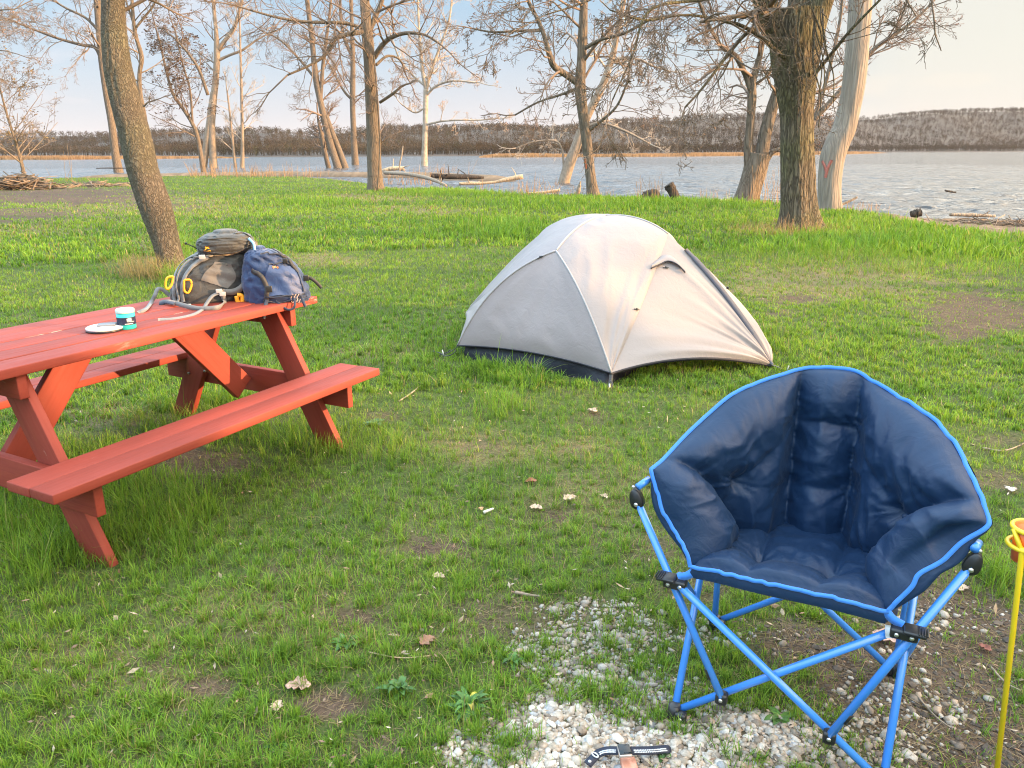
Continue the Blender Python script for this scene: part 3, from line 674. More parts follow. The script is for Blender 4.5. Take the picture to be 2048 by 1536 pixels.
# big upright tree mid left
T = Tree("tree", "tall upright brown tree on the lawn edge between the backpacks and the tent", (752, 382), BARK_MID, TW_BROWN, 18, 0.0043)
s0 = T.stem([(753, 392, 34), (750, 350, 29), (748, 310, 28), (747, 273, 27), (743, 200, 25), (740, 137, 23), (735, 70, 22), (729, 0, 19), (726, -80, 17), (722, -240, 12), (720, -400, 7)], 20, 80, .28, .05)
a = T.stem([(735, 62, 12), (710, 66, 10), (690, 70, 9), (668, 80, 8), (650, 110, 7), (620, 130, 5), (575, 150, 4)], 8, 34, 0, .04, offs=[0, -.3, -.6, -.9, -1.2, -1.5, -1.8])
b = T.stem([(748, 115, 11), (765, 90, 10), (785, 74, 9), (815, 66, 7), (850, 70, 5), (880, 88, 4)], 8, 34, 0, .04, offs=[0, -.3, -.5, -.8, -1, -1.2])
c_ = T.stem([(740, 60, 11), (752, 30, 10), (764, 0, 9), (775, -60, 7), (800, -160, 5)], 8, 26, 0, .04)
d_ = T.stem([(730, 60, 8), (690, 46, 7), (620, 44, 6), (560, 36, 5), (500, 20, 4)], 8, 34, 0, .04, offs=[0, -.4, -.9, -1.3, -1.6])
e_ = T.stem([(760, 205, 6), (785, 188, 6), (803, 173, 5)], 7, 14, 0, .05, offs=[-.1, -.4, -.6])
f_ = T.stem([(752, 130, 6), (775, 112, 5), (800, 120, 4), (812, 150, 3)], 7, 22, 0, .04, offs=[-.1, .3, .6, .8])
vine = T.stem([(755, 380, 4), (760, 300, 4), (757, 230, 4), (752, 160, 4), (747, 110, 3.5)], 6, 50, 0, .1, offs=[-.42, -.38, -.36, -.34, -.3])
for x, n, L in ((a, 14, 1.9), (b, 13, 1.9), (c_, 8, 2.2), (d_, 14, 1.7), (f_, 7, 1.2), (e_, 3, .8)): T.spawn(x, n, L, 0.2, 1, 3, (6, 5), 0.0, 0.19, (0.7, 1.3), 0.5)
T.spawn(s0, 12, 2.3, 0.5, 1, 3, (6, 4), 0.02, 0.18, (0.8, 1.4), 0.25); T.spawn(s0, 7, 1.6, 0.2, .5, 3, (4, 4), -0.02, 0.25, (1, 1.5), 0.12, tip=False)
T.finish()

# white sycamore on the spit
T = Tree("tree", "white barked sycamore with a spreading crown on the driftwood spit", (849, 346), BARK_PALE, TW_PALE, 19, 0.0124)
s0 = T.stem([(849, 352, 16), (849, 310, 12), (850, 260, 10), (851, 215, 10), (852, 178, 10)], 14, 40, .3, .05)
a = T.stem([(852, 180, 8), (846, 150, 7), (842, 110, 6), (838, 60, 5), (836, 10, 4), (834, -60, 3)], 8, 34, 0, .04)
b = T.stem([(852, 180, 8), (860, 150, 7), (868, 125, 6), (885, 80, 5), (900, 30, 4), (905, -30, 3)], 8, 34, 0, .04)
c_ = T.stem([(852, 192, 6), (872, 172, 5), (905, 162, 4), (950, 165, 3)], 7, 26, 0, .04, offs=[0, -1, -2, -3])
d_ = T.stem([(851, 250, 5), (880, 243, 4), (920, 240, 3.5), (960, 240, 3), (1000, 236, 2.5)], 7, 30, 0, .04, offs=[0, -1, -2, -2, -2])
e_ = T.stem([(848, 170, 5), (825, 150, 4.5), (800, 120, 4), (785, 80, 3)], 7, 26, 0, .04, offs=[0, 1, 2, 2])
f_ = T.stem([(850, 215, 4), (830, 225, 3.5), (805, 210, 3)], 7, 18, 0, .04)
for x, n, L in ((a, 13, 4.4), (b, 14, 4.4), (c_, 10, 3.4), (d_, 9, 2.2), (e_, 10, 3.4), (f_, 5, 2)): T.spawn(x, n, L, 0.12, 1, 3, (6, 5), 0.12, 0.17, (0.7, 1.25), 0.5)
bud_cluster(T, .09, .5, (1.3, .9, .65)); T.finish()

# group behind the driftwood
T = Tree("tree", "pair of leaning trunks growing from the driftwood heap left of the tall upright tree", (686, 352), BARK_FAR, TW_BROWN, 20, 0.0112)
s1 = T.stem([(682, 356, 18), (668, 310, 15), (655, 265, 14), (641, 205, 12), (631, 150, 12), (624, 80, 10), (614, 0, 9), (605, -90, 7), (590, -220, 4)], 12, 60, .25, .06)
s2 = T.stem([(696, 353, 15), (680, 305, 12), (664, 265, 11), (652, 230, 9)], 10, 40, .25, .06, offs=[.4, .4, .2, 0])
a = T.stem([(641, 200, 8), (646, 130, 7), (655, 60, 6), (662, 0, 5), (665, -80, 3)], 8, 34, 0, .04)
b = T.stem([(632, 160, 6), (600, 120, 5), (560, 80, 4), (520, 60, 3)], 7, 26, 0, .04)
for x, n, L in ((s1, 16, 4.0), (a, 12, 3.4), (b, 9, 2.6)): T.spawn(x, n, L, 0.3, 1, 3, (6, 5), 0.02, 0.18, (0.6, 1.2), 0.4)
T.finish()
T = Tree("tree", "thin grey trunk leaning left, leftmost stem by the driftwood heap", (658, 351), BARK_FAR, TW_BROWN, 21, 0.0112)
s1 = T.stem([(662, 355, 11), (650, 305, 9), (643, 270, 8), (636, 240, 5)], 10, 30, .2, .06)
T.spawn(s1, 16, 3.6, 0.35, 1, 3, (6, 5), 0.05, 0.16, (0.6, 1.2), 0.45); T.finish()
T = Tree("tree", "straight narrow trunk just left of the tall upright tree", (711, 343), BARK_FAR, TW_BROWN, 22, 0.0112)
s1 = T.stem([(712, 350, 16), (709, 300, 13), (706, 240, 11), (705, 200, 11), (706, 130, 10), (704, 60, 8), (702, 0, 7), (700, -90, 5)], 12, 50, .2, .05)
a = T.stem([(705, 200, 6), (690, 185, 5), (675, 160, 4.5), (660, 130, 4)], 7, 24, 0, .04)
b = T.stem([(706, 115, 8), (690, 80, 7), (682, 40, 6), (680, -10, 5)], 8, 26, 0, .04)
for x, n, L in ((s1, 13, 3.6), (a, 8, 2.6), (b, 9, 3.)): T.spawn(x, n, L, 0.35, 1, 3, (6, 4), 0.03, 0.18, (0.6, 1.2), 0.4)
T.finish()

# clump left of the backpacks
T = Tree("tree", "smooth tree with two close trunks joining low, left of the backpacks", (420, 350), BARK_TWO, TW_GREY, 23, 0.0112)
s1 = T.stem([(404, 354, 15), (411, 305, 13), (417, 260, 13), (423, 210, 11), (427, 185, 12)], 12, 40, .25, .05)
s2 = T.stem([(428, 353, 17), (426, 305, 14), (424, 250, 13), (427, 200, 13), (432, 150, 12), (434, 105, 12), (432, 60, 8), (428, 20, 7), (424, -60, 6), (420, -180, 4)], 12, 60, .25, .05)
a = T.stem([(436, 100, 9), (452, 78, 8), (467, 58, 8), (476, 30, 6), (484, 0, 6), (492, -60, 4)], 8, 30, 0, .04)
b = T.stem([(438, 120, 6), (460, 110, 5), (485, 100, 5), (510, 82, 4), (535, 68, 3)], 8, 30, 0, .04)
for x, n, L in ((s2, 14, 3.4), (a, 10, 3.2), (b, 6, 2.)): T.spawn(x, n, L, 0.42 if x is s2 else .3, 1, 3, (5, 4), 0.08, 0.14, (0.5, 1.1), 0.35)
T.finish()
T = Tree("tree", "dark leaning tree with clumps of old leaves, spreading left of the smooth two-trunk tree", (408, 351), BARK_FAR, TW_DARK, 24, 0.0112)
s1 = T.stem([(408, 353, 10), (400, 300, 9), (390, 258, 8), (368, 220, 7), (346, 188, 6), (332, 140, 5), (322, 95, 4), (310, 50, 3)], 9, 46, .2, .05)
a = T.stem([(416, 190, 7), (398, 140, 6), (375, 105, 5), (348, 75, 4)], 7, 26, 0, .04)
b = T.stem([(385, 245, 5), (380, 180, 4), (366, 130, 3.5), (350, 60, 3)], 7, 28, 0, .04)
for x, n, L in ((s1, 20, 3.4), (a, 10, 2.6), (b, 11, 2.8)): T.spawn(x, n, L, 0.2, 1, 3, (5, 4), 0.02, 0.14, (0.8, 1.3), 0.4)
T.leaves(2600, 0.12, (0.55, 0.47, 0.40), 1.5); T.finish()
T = Tree("tree", "slim pale twin stemmed tree between the two-trunk tree and the backpacks", (480, 350), BARK_TWO, TW_PALE, 25, 0.0099)
s1 = T.stem([(484, 353, 10), (485, 300, 7), (484, 230, 6), (482, 150, 5), (480, 70, 3.5), (478, 0, 2.5)], 9, 50, .3, .04)
s2 = T.stem([(473, 352, 7), (467, 300, 5), (460, 230, 4), (454, 180, 3)], 8, 34, .3, .04)
for x, n, L in ((s1, 26, 3.0), (s2, 10, 2.4)): T.spawn(x, n, L, 0.25, 1, 3, (5, 4), 0.09, 0.12, (0.5, 1.0), 0.4)
T.finish()
T = Tree("tree", "tall smooth trunk half hidden behind the dark leaning trunk", (237, 354), BARK_FAR, TW_GREY, 26, 0.0099)
s1 = T.stem([(240, 359, 20), (231, 310, 15), (224, 250, 14), (214, 190, 14), (205, 130, 13), (200, 70, 14), (194, 0, 13), (188, -80, 11), (180, -240, 7)], 14, 60, .25, .04)
a = T.stem([(203, 118, 8), (190, 95, 7), (165, 90, 6), (120, 78, 5), (70, 60, 4), (20, 40, 3)], 8, 34, 0, .04)
b = T.stem([(196, 60, 6), (170, 35, 5), (130, 15, 4), (90, -10, 3)], 7, 28, 0, .04)
for x, n, L in ((a, 18, 3.2), (b, 10, 2.8), (s1, 8, 3.)): T.spawn(x, n, L, 0.15 if x is not s1 else .5, 1, 3, (5, 4), -0.04, 0.18, (0.6, 1.3), 0.45)
T.finish()
T = Tree("tree", "thin crooked tree rising just right of the dark leaning trunk", (300, 355), BARK_FAR, TW_GREY, 27, 0.0099)
s1 = T.stem([(303, 359, 13), (297, 300, 10), (290, 240, 9), (281, 190, 9), (279, 150, 8), (283, 115, 9), (274, 80, 8), (268, 50, 7), (264, 0, 6), (260, -80, 4)], 10, 60, .2, .05)
a = T.stem([(272, 55, 5), (288, 35, 4.5), (304, 15, 4), (318, -10, 3)], 7, 24, 0, .04)
b = T.stem([(272, 60, 5), (258, 20, 4), (245, -20, 3)], 7, 20, 0, .04)
for x, n, L in ((s1, 10, 2.6), (a, 8, 2.2), (b, 6, 2.)): T.spawn(x, n, L, 0.25, 1, 3, (5, 4), 0.03, 0.17, (0.6, 1.2), 0.4)
T.finish()
T = Tree("tree", "small budding sapling at the left edge, growing by the brush heap", (50, 361), BARK_FAR, TW_GREY, 28, 0.0087)
s1 = T.stem([(51, 366, 9), (44, 330, 7), (34, 295, 6), (24, 262, 5), (10, 215, 4), (0, 175, 3), (-12, 120, 2)], 8, 44, .3, .04)
T.spawn(s1, 26, 2.5, 0.15, 1, 3, (4, 4), 0.06, 0.1, (0.8, 1.3), 0.45); T.leaves(1500, .07, (0.9, 0.85, 0.55), 1.2, False); T.finish()
T = Tree("tree", "pinkish budding crown reaching in at the top left corner", (-190, 362), BARK_FAR, TW_GREY, 29, 0.0087)
s1 = T.stem([(-190, 366, 20), (-180, 260, 17), (-160, 150, 14), (-140, 40, 11), (-120, -60, 8)], 10, 44, .2, .04)
a = T.stem([(-150, 100, 8), (-90, 80, 6), (-40, 50, 5), (0, 20, 3)], 7, 28, 0, .04)
b = T.stem([(-160, 160, 8), (-100, 130, 6), (-50, 110, 4), (-10, 100, 3)], 7, 28, 0, .04)
for x in (a, b): T.spawn(x, 15, 2.8, 0.2, 1, 3, (6, 5), 0.02, 0.2, (0.6, 1.2), 0.5)
T.spawn(s1, 8, 4, .5, 1, 3, (5, 4), .03, .2, (.7, 1.2), .4)
bud_cluster(T, .05, .35, (1.3, 1.0, .95)); T.finish()

# trees and added, unseen shrubs past the right edge of the picture: they break up the low sun
for k, (x, y, hgt, r, sd) in enumerate([(19, 1.6, 11, .22, 31), (27, 4.6, 12, .30, 32), (17.5, 10.6, 9, .30, 33)]):
    z = gz1(x, y); u, v = px_of(np.array([x]), np.array([y]), np.array([z]))
    T = Tree("tree", ["bare tree outside the right edge, nearest to the chair", "bare tree outside the right edge, farthest from the chair", "bare tree outside the right edge, closest to the shore"][k], (1600, 458), BARK_FAR, TW_BROWN, sd, .012, group="bare trees beyond the right edge")
    T.b = V(x, y, z); T.o.location = (x, y, z); T.o['_loc'] = (x, y, z)
    q = spline(np.array([(x, y, z - .2, r), (x + .1, y, z + 2, r * .9), (x - .2, y + .2, z + 5, r * .7), (x, y, z + hgt, r * .3)]), 40)
    tubes(T.tr, q[:, :3], q[:, 3], 12); T.spawn((q[:, :3], q[:, 3]), 12 if k < 2 else 20, 3.0, .35 if k < 2 else .22, 1, 2 if k < 2 else 3, (5, 4), .03, .18, (.7, 1.3), .4); T.finish()
def shade_bush(name, label, x, y, rx, ry, h, n, seed, matl, twm):
    r = np.random.default_rng(seed); z = gz1(x, y); o = thing(name, label, 'shrub', (x, y, z), "dense shrubs beyond the right edge")
    br = MB(); P, R = [], []
    for i in range(40):
        a = r.uniform(0, 6.28); e = V(x + math.cos(a) * rx * r.uniform(.2, .9), y + math.sin(a) * ry * r.uniform(.2, .9), z + h * r.uniform(.5, 1)); b = V(x, y, z - .1) + r.normal(0, .15, 3) * V(rx, ry, 0)
        P.append(spline([b, (b + e) / 2 + r.normal(0, .15, 3), e], 8)); R.append(np.linspace(.035, .008, 8))
    tubes(br, np.array(P), np.array(R), 5); br.build('stems', twm, o)
    p = r.normal(size=(n, 3)); p /= np.linalg.norm(p, axis=1, keepdims=True); p *= r.random((n, 1)) ** .38
    lump = 0.75 + 0.5 * vn(p[:, 0] * 2 + seed, p[:, 1] * 2 + p[:, 2] * 3, seed)
    c = V(x, y, z + h * .48) + p * V(rx, ry, h * .5) * lump[:, None]; c[:, 2] = np.maximum(c[:, 2], z + .05)
    a = r.normal(size=(n, 3)); a /= np.linalg.norm(a, axis=1, keepdims=True); b = np.cross(a, r.normal(size=(n, 3))); b /= np.linalg.norm(b, axis=1, keepdims=True)
    s = r.uniform(.05, .1, (n, 1)); t = np.stack([c - a * s, c + b * s * .5, c + a * s, c - b * s * .5], 1).reshape(-1, 3)
    cm = MB(); cm.add(t, np.arange(4 * n).reshape(-1, 4), np.repeat(np.array([(.06, .1, .03)]) * r.uniform(.7, 1.3, (n, 1)), 4, axis=0)); cm.build('crown', matl, o, smooth=False)
LEAF, nt, out = mat("shrub_leaf"); pbsdf(nt, out, attr(nt, 'Col').outputs['Color'], .6)
for k, (x, y, rx, ry, h, n) in enumerate([(13.0, -1.2, 1.6, 1.7, 4.2, 26000), (13.4, -4.2, 1.6, 2.0, 4.6, 22000), (12.5, 0.6, .9, .8, 2.6, 7000)]):
    shade_bush("shrub", ["dense shrub outside the right edge, middle of the row", "dense shrub outside the right edge, tallest of the row", "dense shrub outside the right edge, lowest of the row"][k], x, y, rx, ry, h, n, 90 + k, LEAF, TW_BROWN)
# ------------------------------------------------------------------ logs, stumps and driftwood on the bank
WOOD_GREY = bark_mat("driftwood_grey", (0.34, 0.27, 0.20), (0.14, 0.10, 0.08), 12, 0.1, 0.6, 0.02, None, .4)
WOOD_TAN = bark_mat("driftwood_tan", (0.50, 0.37, 0.24), (0.24, 0.17, 0.11), 10, 0.1, 0.5, 0.02, None, .35)
WOOD_DARK = bark_mat("wet_dark_wood", (0.085, 0.066, 0.052), (0.03, 0.024, 0.02), 12, 0.15, 0.8, 0.03, None, .5)
def log(name, label, cat, pts, y, matl, seed, stubs=0, group=None, sides=12, dz=0.0):
    """pts (u, v, width px) lie on the vertical plane at distance y, or are given with their own distance as a 4th number"""
    r = np.random.default_rng(seed); Q = []
    for p in pts:
        yy = p[3] if len(p) > 3 else y; Q.append((*PY(p[0], p[1], yy), p[2] * .5 * yy / F_PX))
    q = spline(np.array(Q), 26); b = q[len(q) // 2, :3].copy(); o = thing(name, label, cat, b, group)
    m = MB(); sd = r.random() * 40
    tubes(m, q[:, :3] + V(0, 0, dz), q[:, 3], sides, rough=lambda P, th: 1 + .35 * (vn(np.arange(P.shape[1])[None, :, None] * .45 + sd, np.cos(th) * 1.5 + np.sin(th) + sd, sd) - .5))
    P, R = [], []
    for k in range(stubs):
        i = r.integers(3, 24); d = unit(r.normal(size=3) + V(0, 0, .7)); L = q[i, 3] * r.uniform(2, 6)
        P.append(np.array([q[i, :3], q[i, :3] + d * L * .5, q[i, :3] + d * L + r.normal(0, .1, 3) * L])); R.append(np.array([.3, .22, .12]) * q[i, 3])
    m.build('stem', matl, o)
    if stubs:
        for p_, r_ in zip(P, R): m2 = MB(); tubes(m2, p_, r_, 6); m2.build('branch_stub', matl, o)
    return o
GB = "logs and driftwood along the bank"
log("log", "long grey log slanting down from the driftwood heap to the water", "log", [(770, 345, 7, 50), (820, 349, 7, 46), (862, 358, 7, 41), (892, 371, 5, 37)], 45, WOOD_GREY, 1, 3, GB)
log("log", "pale bleached log floating in the water left of the tent peak", "log", [(918, 367, 6), (945, 367, 7), (985, 365, 5), (1008, 360, 7), (1046, 353, 9)], 43, WOOD_TAN, 2, 4, GB)
log("log", "long dark log lying in the water behind the pale floating log", "log", [(860, 351, 9), (900, 353, 10), (940, 354, 9), (968, 355, 4)], 53, WOOD_DARK, 3, 10, GB)
log("log", "tan driftwood log on top of the driftwood heap", "log", [(765, 341, 6), (785, 337, 8), (808, 337, 8)], 56, WOOD_TAN, 4, 4, GB)
log("log", "curved tan log at the foot of the leaning sycamore", "log", [(1056, 387, 4), (1085, 385, 5), (1120, 380, 5)], 32.2, WOOD_TAN, 5, 3, GB)
log("stump", "dark sawn log end leaning out of the bank right of the tent peak", "stump", [(1362, 410, 20), (1350, 392, 19), (1340, 374, 19), (1337, 369, 17)], 26.2, WOOD_DARK, 6, 0, GB, 18)
log("stump", "short pointed snag beside the upright tree behind the tent", "stump", [(1153, 392, 11), (1158, 376, 8), (1161, 362, 2)], 30, WOOD_GREY, 7, 0, GB)
log("stump", "low ragged stump overgrown with dead stems at the waterline", "stump", [(1290, 404, 30), (1303, 396, 34), (1318, 400, 22)], 27, WOOD_DARK, 8, 0, GB)
log("stump", "black sawn log end on the muddy beach, right", "stump", [(1823, 429, 13), (1832, 427, 15), (1841, 425, 15)], 20.5, WOOD_DARK, 9, 0, GB, 16)
log("branch", "broken branch sticking up beside the dead trunk", "branch", [(1676, 412, 6), (1694, 404, 5), (1714, 394, 5)], 22.5, WOOD_GREY, 10, 2, GB)
log("branch", "dark stick floating on the open water, far right", "branch", [(1890, 381, 3), (1900, 383, 4), (1912, 385, 2)], 33, WOOD_DARK, 11, 1, GB)
log("branch", "dark stick floating behind the leaning trunk, left", "branch", [(192, 336.5, 1.5), (225, 336, 2.2), (256, 336.5, 1.5)], 82, WOOD_DARK, 12, 2, GB)
log("branch", "dead white branch standing in the driftwood heap", "branch", [(800, 352, 3), (799, 330, 3), (803, 312, 3), (806, 292, 1.5)], 52, WOOD_GREY, 13, 3, GB)
log("log", "small log lying on the mud left of the low-forked tree", "log", [(1432, 404, 7), (1445, 402, 7), (1462, 401, 6)], 25.6, WOOD_TAN, 14, 2, GB)
log("log", "flat driftwood log along the waterline of the muddy beach", "log", [(1900, 429, 6), (1945, 430, 7), (1990, 432, 5)], 20.8, WOOD_GREY, 15, 2, GB)
log("branch", "thin sunlit pole lying in the brush heap, left", "branch", [(58, 362, 5), (78, 370, 5), (104, 380, 4)], 44, WOOD_TAN, 16, 2, GB)

def heap(label, u0, u1, v, hpx, n, seed, matl, L=(.4, 1.6), rr=(.008, .03), name="brush_heap", cat="brush heap"):
    r = np.random.default_rng(seed); c = GG((u0 + u1) / 2, v); y = c[1]; sc = y / F_PX; wx_ = (u1 - u0) / 2 * sc; hh = hpx * sc
    o = thing(name, label, cat, c, "heaps of sticks and driftwood on the bank"); m = MB(); P, R = [], []
    for k in range(n):
        t = r.normal(0, .45); x = c[0] + np.clip(t, -1.1, 1.1) * wx_; yy = y + r.normal(0, .5) * min(wx_ * .6, 1.6)
        z0 = gz1(x, yy); z = z0 + r.random() ** 1.5 * hh * max(0.1, 1 - abs(t) ** 1.5 * .8)
        a = r.uniform(0, 6.28); d = V(math.cos(a), math.sin(a), r.normal(0, .22)); l = r.uniform(*L); p = V(x, yy, z)
        P.append(np.array([p - d * l / 2, p + r.normal(0, .06, 3) * l, p + d * l / 2])); q = r.uniform(*rr); R.append(np.array([q, q * .9, q * .5]))
    tubes(m, np.array(P), np.array(R), 5, rng.uniform(.5, 1.5, (n, 1)) * np.ones((n, 3))); m.build('sticks', matl, o); return o
STICK = twig_mat("sticks_mixed", (0.19, 0.14, 0.10)); STICK_D = twig_mat("sticks_dark", (0.12, 0.085, 0.062))
heap("wide heap of sticks and sunlit driftwood around the sapling at the left edge", -30, 115, 378, 24, 420, 1, STICK, (.3, 1.8), (.01, .04))
heap("dark driftwood heap below the pair of leaning trunks", 640, 745, 357, 17, 420, 2, STICK_D, (.4, 2.2), (.012, .05))
heap("tan reed and driftwood pile behind the tall upright tree", 765, 905, 358, 13, 420, 3, STICK, (.4, 2.6), (.012, .05))
heap("tangle of roots and twigs at the foot of the leaning sycamore", 1050, 1125, 385, 14, 220, 4, STICK_D, (.2, 1.0), (.006, .02))
heap("flat drift of dead stems on the mud beach at the right edge", 1880, 2120, 448, 4, 520, 5, STICK, (.1, .8), (.004, .016))
heap("scatter of pale sticks on bare soil right of the sapling", 120, 260, 372, 5, 160, 6, STICK, (.2, 1.2), (.01, .03))

# standing dead stems at the bank
def dead_stems(spec, seed):
    r = np.random.default_rng(seed); P, R = [], []
    for (u0, u1, v, h, n) in spec:
        for k in range(n):
            b = GG(r.uniform(u0, u1), v + r.normal(0, 2)); l = h * r.uniform(.4, 1.1); d = unit(V(r.normal(0, .22), r.normal(0, .22), 1)); q = r.normal(0, .1, 3) * l
            P.append(spline([b - V(0, 0, .05), b + d * l * .5 + q * .4, b + d * l + q], 5)); R.append(np.linspace(.006, .0025, 5) * max(1, b[1] / 18))
    m = MB(); tubes(m, np.array(P), np.array(R), 3, np.array([(.9, .8, .68)]) * r.uniform(.6, 1.2, (len(P), 1)), cap=False); return m
tag(dead_stems([(1275, 1335, 398, .9, 24), (1500, 1570, 408, 1.2, 34), (1400, 1470, 400, .4, 24), (870, 910, 362, 1.6, 60), (1040, 1120, 388, .7, 50), (1560, 1650, 462, .35, 50), (1690, 1800, 421, .3, 60), (500, 660, 352, .9, 240), (765, 870, 366, 1.0, 120),
                (1110, 1230, 391, .3, 40), (420, 500, 352, .9, 60), (380, 430, 352, 1.0, 50), (960, 1060, 386, .5, 40), (96, 150, 366, 2.2, 5), (934, 938, 372, 2.4, 2)], 5).build("dead_weeds", twig_mat("dead_weed", (0.36, 0.26, 0.17)), loc=(0, 0, 0)),
    "dead brown weed stems standing along the bank", None, kind='stuff')

# ------------------------------------------------------------------ gravel
NS = 30000
su = rng.uniform(840, 2100, NS * 3); sv = rng.uniform(1190, 1640, NS * 3)
gp = np.array([ray(u, v) for u, v in zip(su, sv)]); gp = EYE + gp * (-CAM_H / gp[:, 2:3])
mud_, th__, gr_, _, _, _, m1, m2, _ = cover(gp[:, 0], gp[:, 1])
keep = rng.random(len(gp)) < np.clip(gr_ * 1.25 + 0.012 * mud_, 0, 1) * np.clip((gp[:, 1] / 1.75), .6, 1.6) * 0.42
gp = gp[keep]; gr_ = gr_[keep]; n = len(gp)
iv, itf = ico(1)
size = np.clip(rng.lognormal(math.log(0.0060), 0.46, n), .0035, .019)
ax3 = size[:, None] * np.stack([rng.uniform(.8, 1.35, n), rng.uniform(.7, 1.1, n), rng.uniform(.38, .68, n)], -1)
def rand_rot(n, r):
    q = r.normal(size=(n, 4)); q /= np.linalg.norm(q, axis=1, keepdims=True); w, x, y, z = q.T
    return np.stack([1 - 2 * (y * y + z * z), 2 * (x * y - z * w), 2 * (x * z + y * w), 2 * (x * y + z * w), 1 - 2 * (x * x + z * z), 2 * (y * z - x * w), 2 * (x * z - y * w), 2 * (y * z + x * w), 1 - 2 * (x * x + y * y)], -1).reshape(n, 3, 3)
bumpy = 1 + rng.normal(0, 0.17, (n, len(iv), 1))
lv_ = iv[None] * bumpy * ax3[:, None]
yaw = rng.uniform(0, 6.28, n); tl = rng.normal(0, .35, (n, 2)); Rz = np.zeros((n, 3, 3)); Rz[:, 0, 0] = np.cos(yaw); Rz[:, 0, 1] = -np.sin(yaw); Rz[:, 1, 0] = np.sin(yaw); Rz[:, 1, 1] = np.cos(yaw); Rz[:, 2, 2] = 1
Rx = np.zeros((n, 3, 3)); c1, s1_ = np.cos(tl[:, 0]), np.sin(tl[:, 0]); Rx[:, 0, 0] = 1; Rx[:, 1, 1] = c1; Rx[:, 1, 2] = -s1_; Rx[:, 2, 1] = s1_; Rx[:, 2, 2] = c1
lv_ = np.einsum('nij,nkj->nki', Rz @ Rx, lv_)
zb = gz(gp[:, 0], gp[:, 1]) + ax3[:, 2] * rng.uniform(0.1, .75, n) + np.clip(gr_ - .75, 0, .5) * rng.random(n) * 0.012
wv_ = lv_ + np.stack([gp[:, 0], gp[:, 1], zb], -1)[:, None]
spal = np.array([(.47, .405, .34), (.36, .295, .23), (.54, .49, .435), (.28, .22, .17), (.48, .36, .27), (.37, .37, .38), (.19, .15, .12)])
pi = np.searchsorted(np.cumsum([.3, .18, .2, .12, .09, .06]), rng.random(n)); scol = spal[pi] * rng.uniform(.75, 1.15, (n, 1)) * np.where(gr_ > .62, 1.0, .72)[:, None]
mb = MB(); mb.add(wv_, (itf[None] + (np.arange(n) * len(iv))[:, None, None]).reshape(-1, 3), np.repeat(scol, len(iv), axis=0))
mt, nt, out = mat("river_pebble"); tc = nt.nodes.new('ShaderNodeTexCoord').outputs['Object']; nn = noise(nt, tc, 130, 4)
pbsdf(nt, out, mixc(nt, 1.0, attr(nt, 'Col').outputs['Color'], ramp(nt, nn, [(.3, .72), (.7, 1.15)]), 'MULTIPLY'), .75, nn, .3, .004)
tag(mb.build("gravel", mt), "white and tan pea gravel spread on soil in the foreground", None, kind='stuff')

# ------------------------------------------------------------------ grass
def scatter(n, r0, r1, azl=41, power=1.0):
    r = np.sqrt(rng.uniform(r0 ** 2, r1 ** 2, n)) if power == 1 else r0 * (r1 / r0) ** rng.random(n)
    a = np.radians(rng.uniform(-azl, azl, n)); return r * np.sin(a), r * np.cos(a)
def clear(x, y):
    ok = np.ones(len(x), bool); 
    for fn in KEEP_OUT: ok &= ~fn(x, y)
    return ok
KEEP_OUT = []
def blades(mb, x, y, h, w, col, bend, seg=3):
    n = len(x); z = gz(x, y) - 0.004
    ph = rng.uniform(0, 6.28, n); d = np.stack([np.cos(ph), np.sin(ph), np.zeros(n)], -1); sdv = np.stack([-np.sin(ph + rng.normal(0, .5, n)), np.cos(ph), np.zeros(n)], -1)
    sdv /= np.linalg.norm(sdv, axis=1, keepdims=True)
    t = np.array([0, .38, .72, 1.0]) if seg == 3 else np.array([0, .55, 1.0]); wp_ = np.array([.8, 1, .7, 0]) if seg == 3 else np.array([.9, .9, 0])
    base = np.stack([x, y, z], -1)
    P = base[:, None] + d[:, None] * (h * bend)[:, None, None] * (t ** 1.7)[None, :, None] + V(0, 0, 1) * (h[:, None] * (t[None] - 0.32 * np.clip(bend, 0, 1.4)[:, None] * t[None] ** 2.2))[..., None]
    k = len(t); L = P - sdv[:, None] * (w[:, None] * wp_ / 2)[..., None]; Rr = P + sdv[:, None] * (w[:, None] * wp_ / 2)[..., None]
    nv = 2 * (k - 1) + 1; vv = np.empty((n, nv, 3)); vv[:, 0:-1:2] = L[:, :-1]; vv[:, 1:-1:2] = Rr[:, :-1]; vv[:, -1] = P[:, -1]
    o = (np.arange(n) * nv)[:, None]
    q = np.concatenate([o + np.array([2 * i, 2 * i + 1, 2 * i + 3, 2 * i + 2]) for i in range(k - 2)]); tr = o + np.array([nv - 3, nv - 2, nv - 1])
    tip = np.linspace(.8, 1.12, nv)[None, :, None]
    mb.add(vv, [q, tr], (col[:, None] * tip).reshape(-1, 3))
G_A = V(.110, .240, .030); G_B = V(.215, .350, .040); G_C = V(.070, .155, .030); G_D = V(.36, .28, .14); G_E = V(.25, .33, .045)
def grass_cols(n, n1, n3, th):
    t = np.clip(n3 * 1.6 - .3 + rng.normal(0, .22, n), 0, 1)[:, None]; c = G_A + (G_B - G_A) * t
    dk = (rng.random(n) < .18)[:, None]; c = np.where(dk, G_C, c)
    yl = (rng.random(n) < .08 + .1 * th)[:, None]; c = np.where(yl, G_E, c)
    dr = (rng.random(n) < .04 + .22 * th)[:, None]; c = np.where(dr, G_D * rng.uniform(.6, 1.2, (n, 1)), c)
    return c * rng.uniform(.62, 1.3, (n, 1)) * (.74 + .44 * n1[:, None])
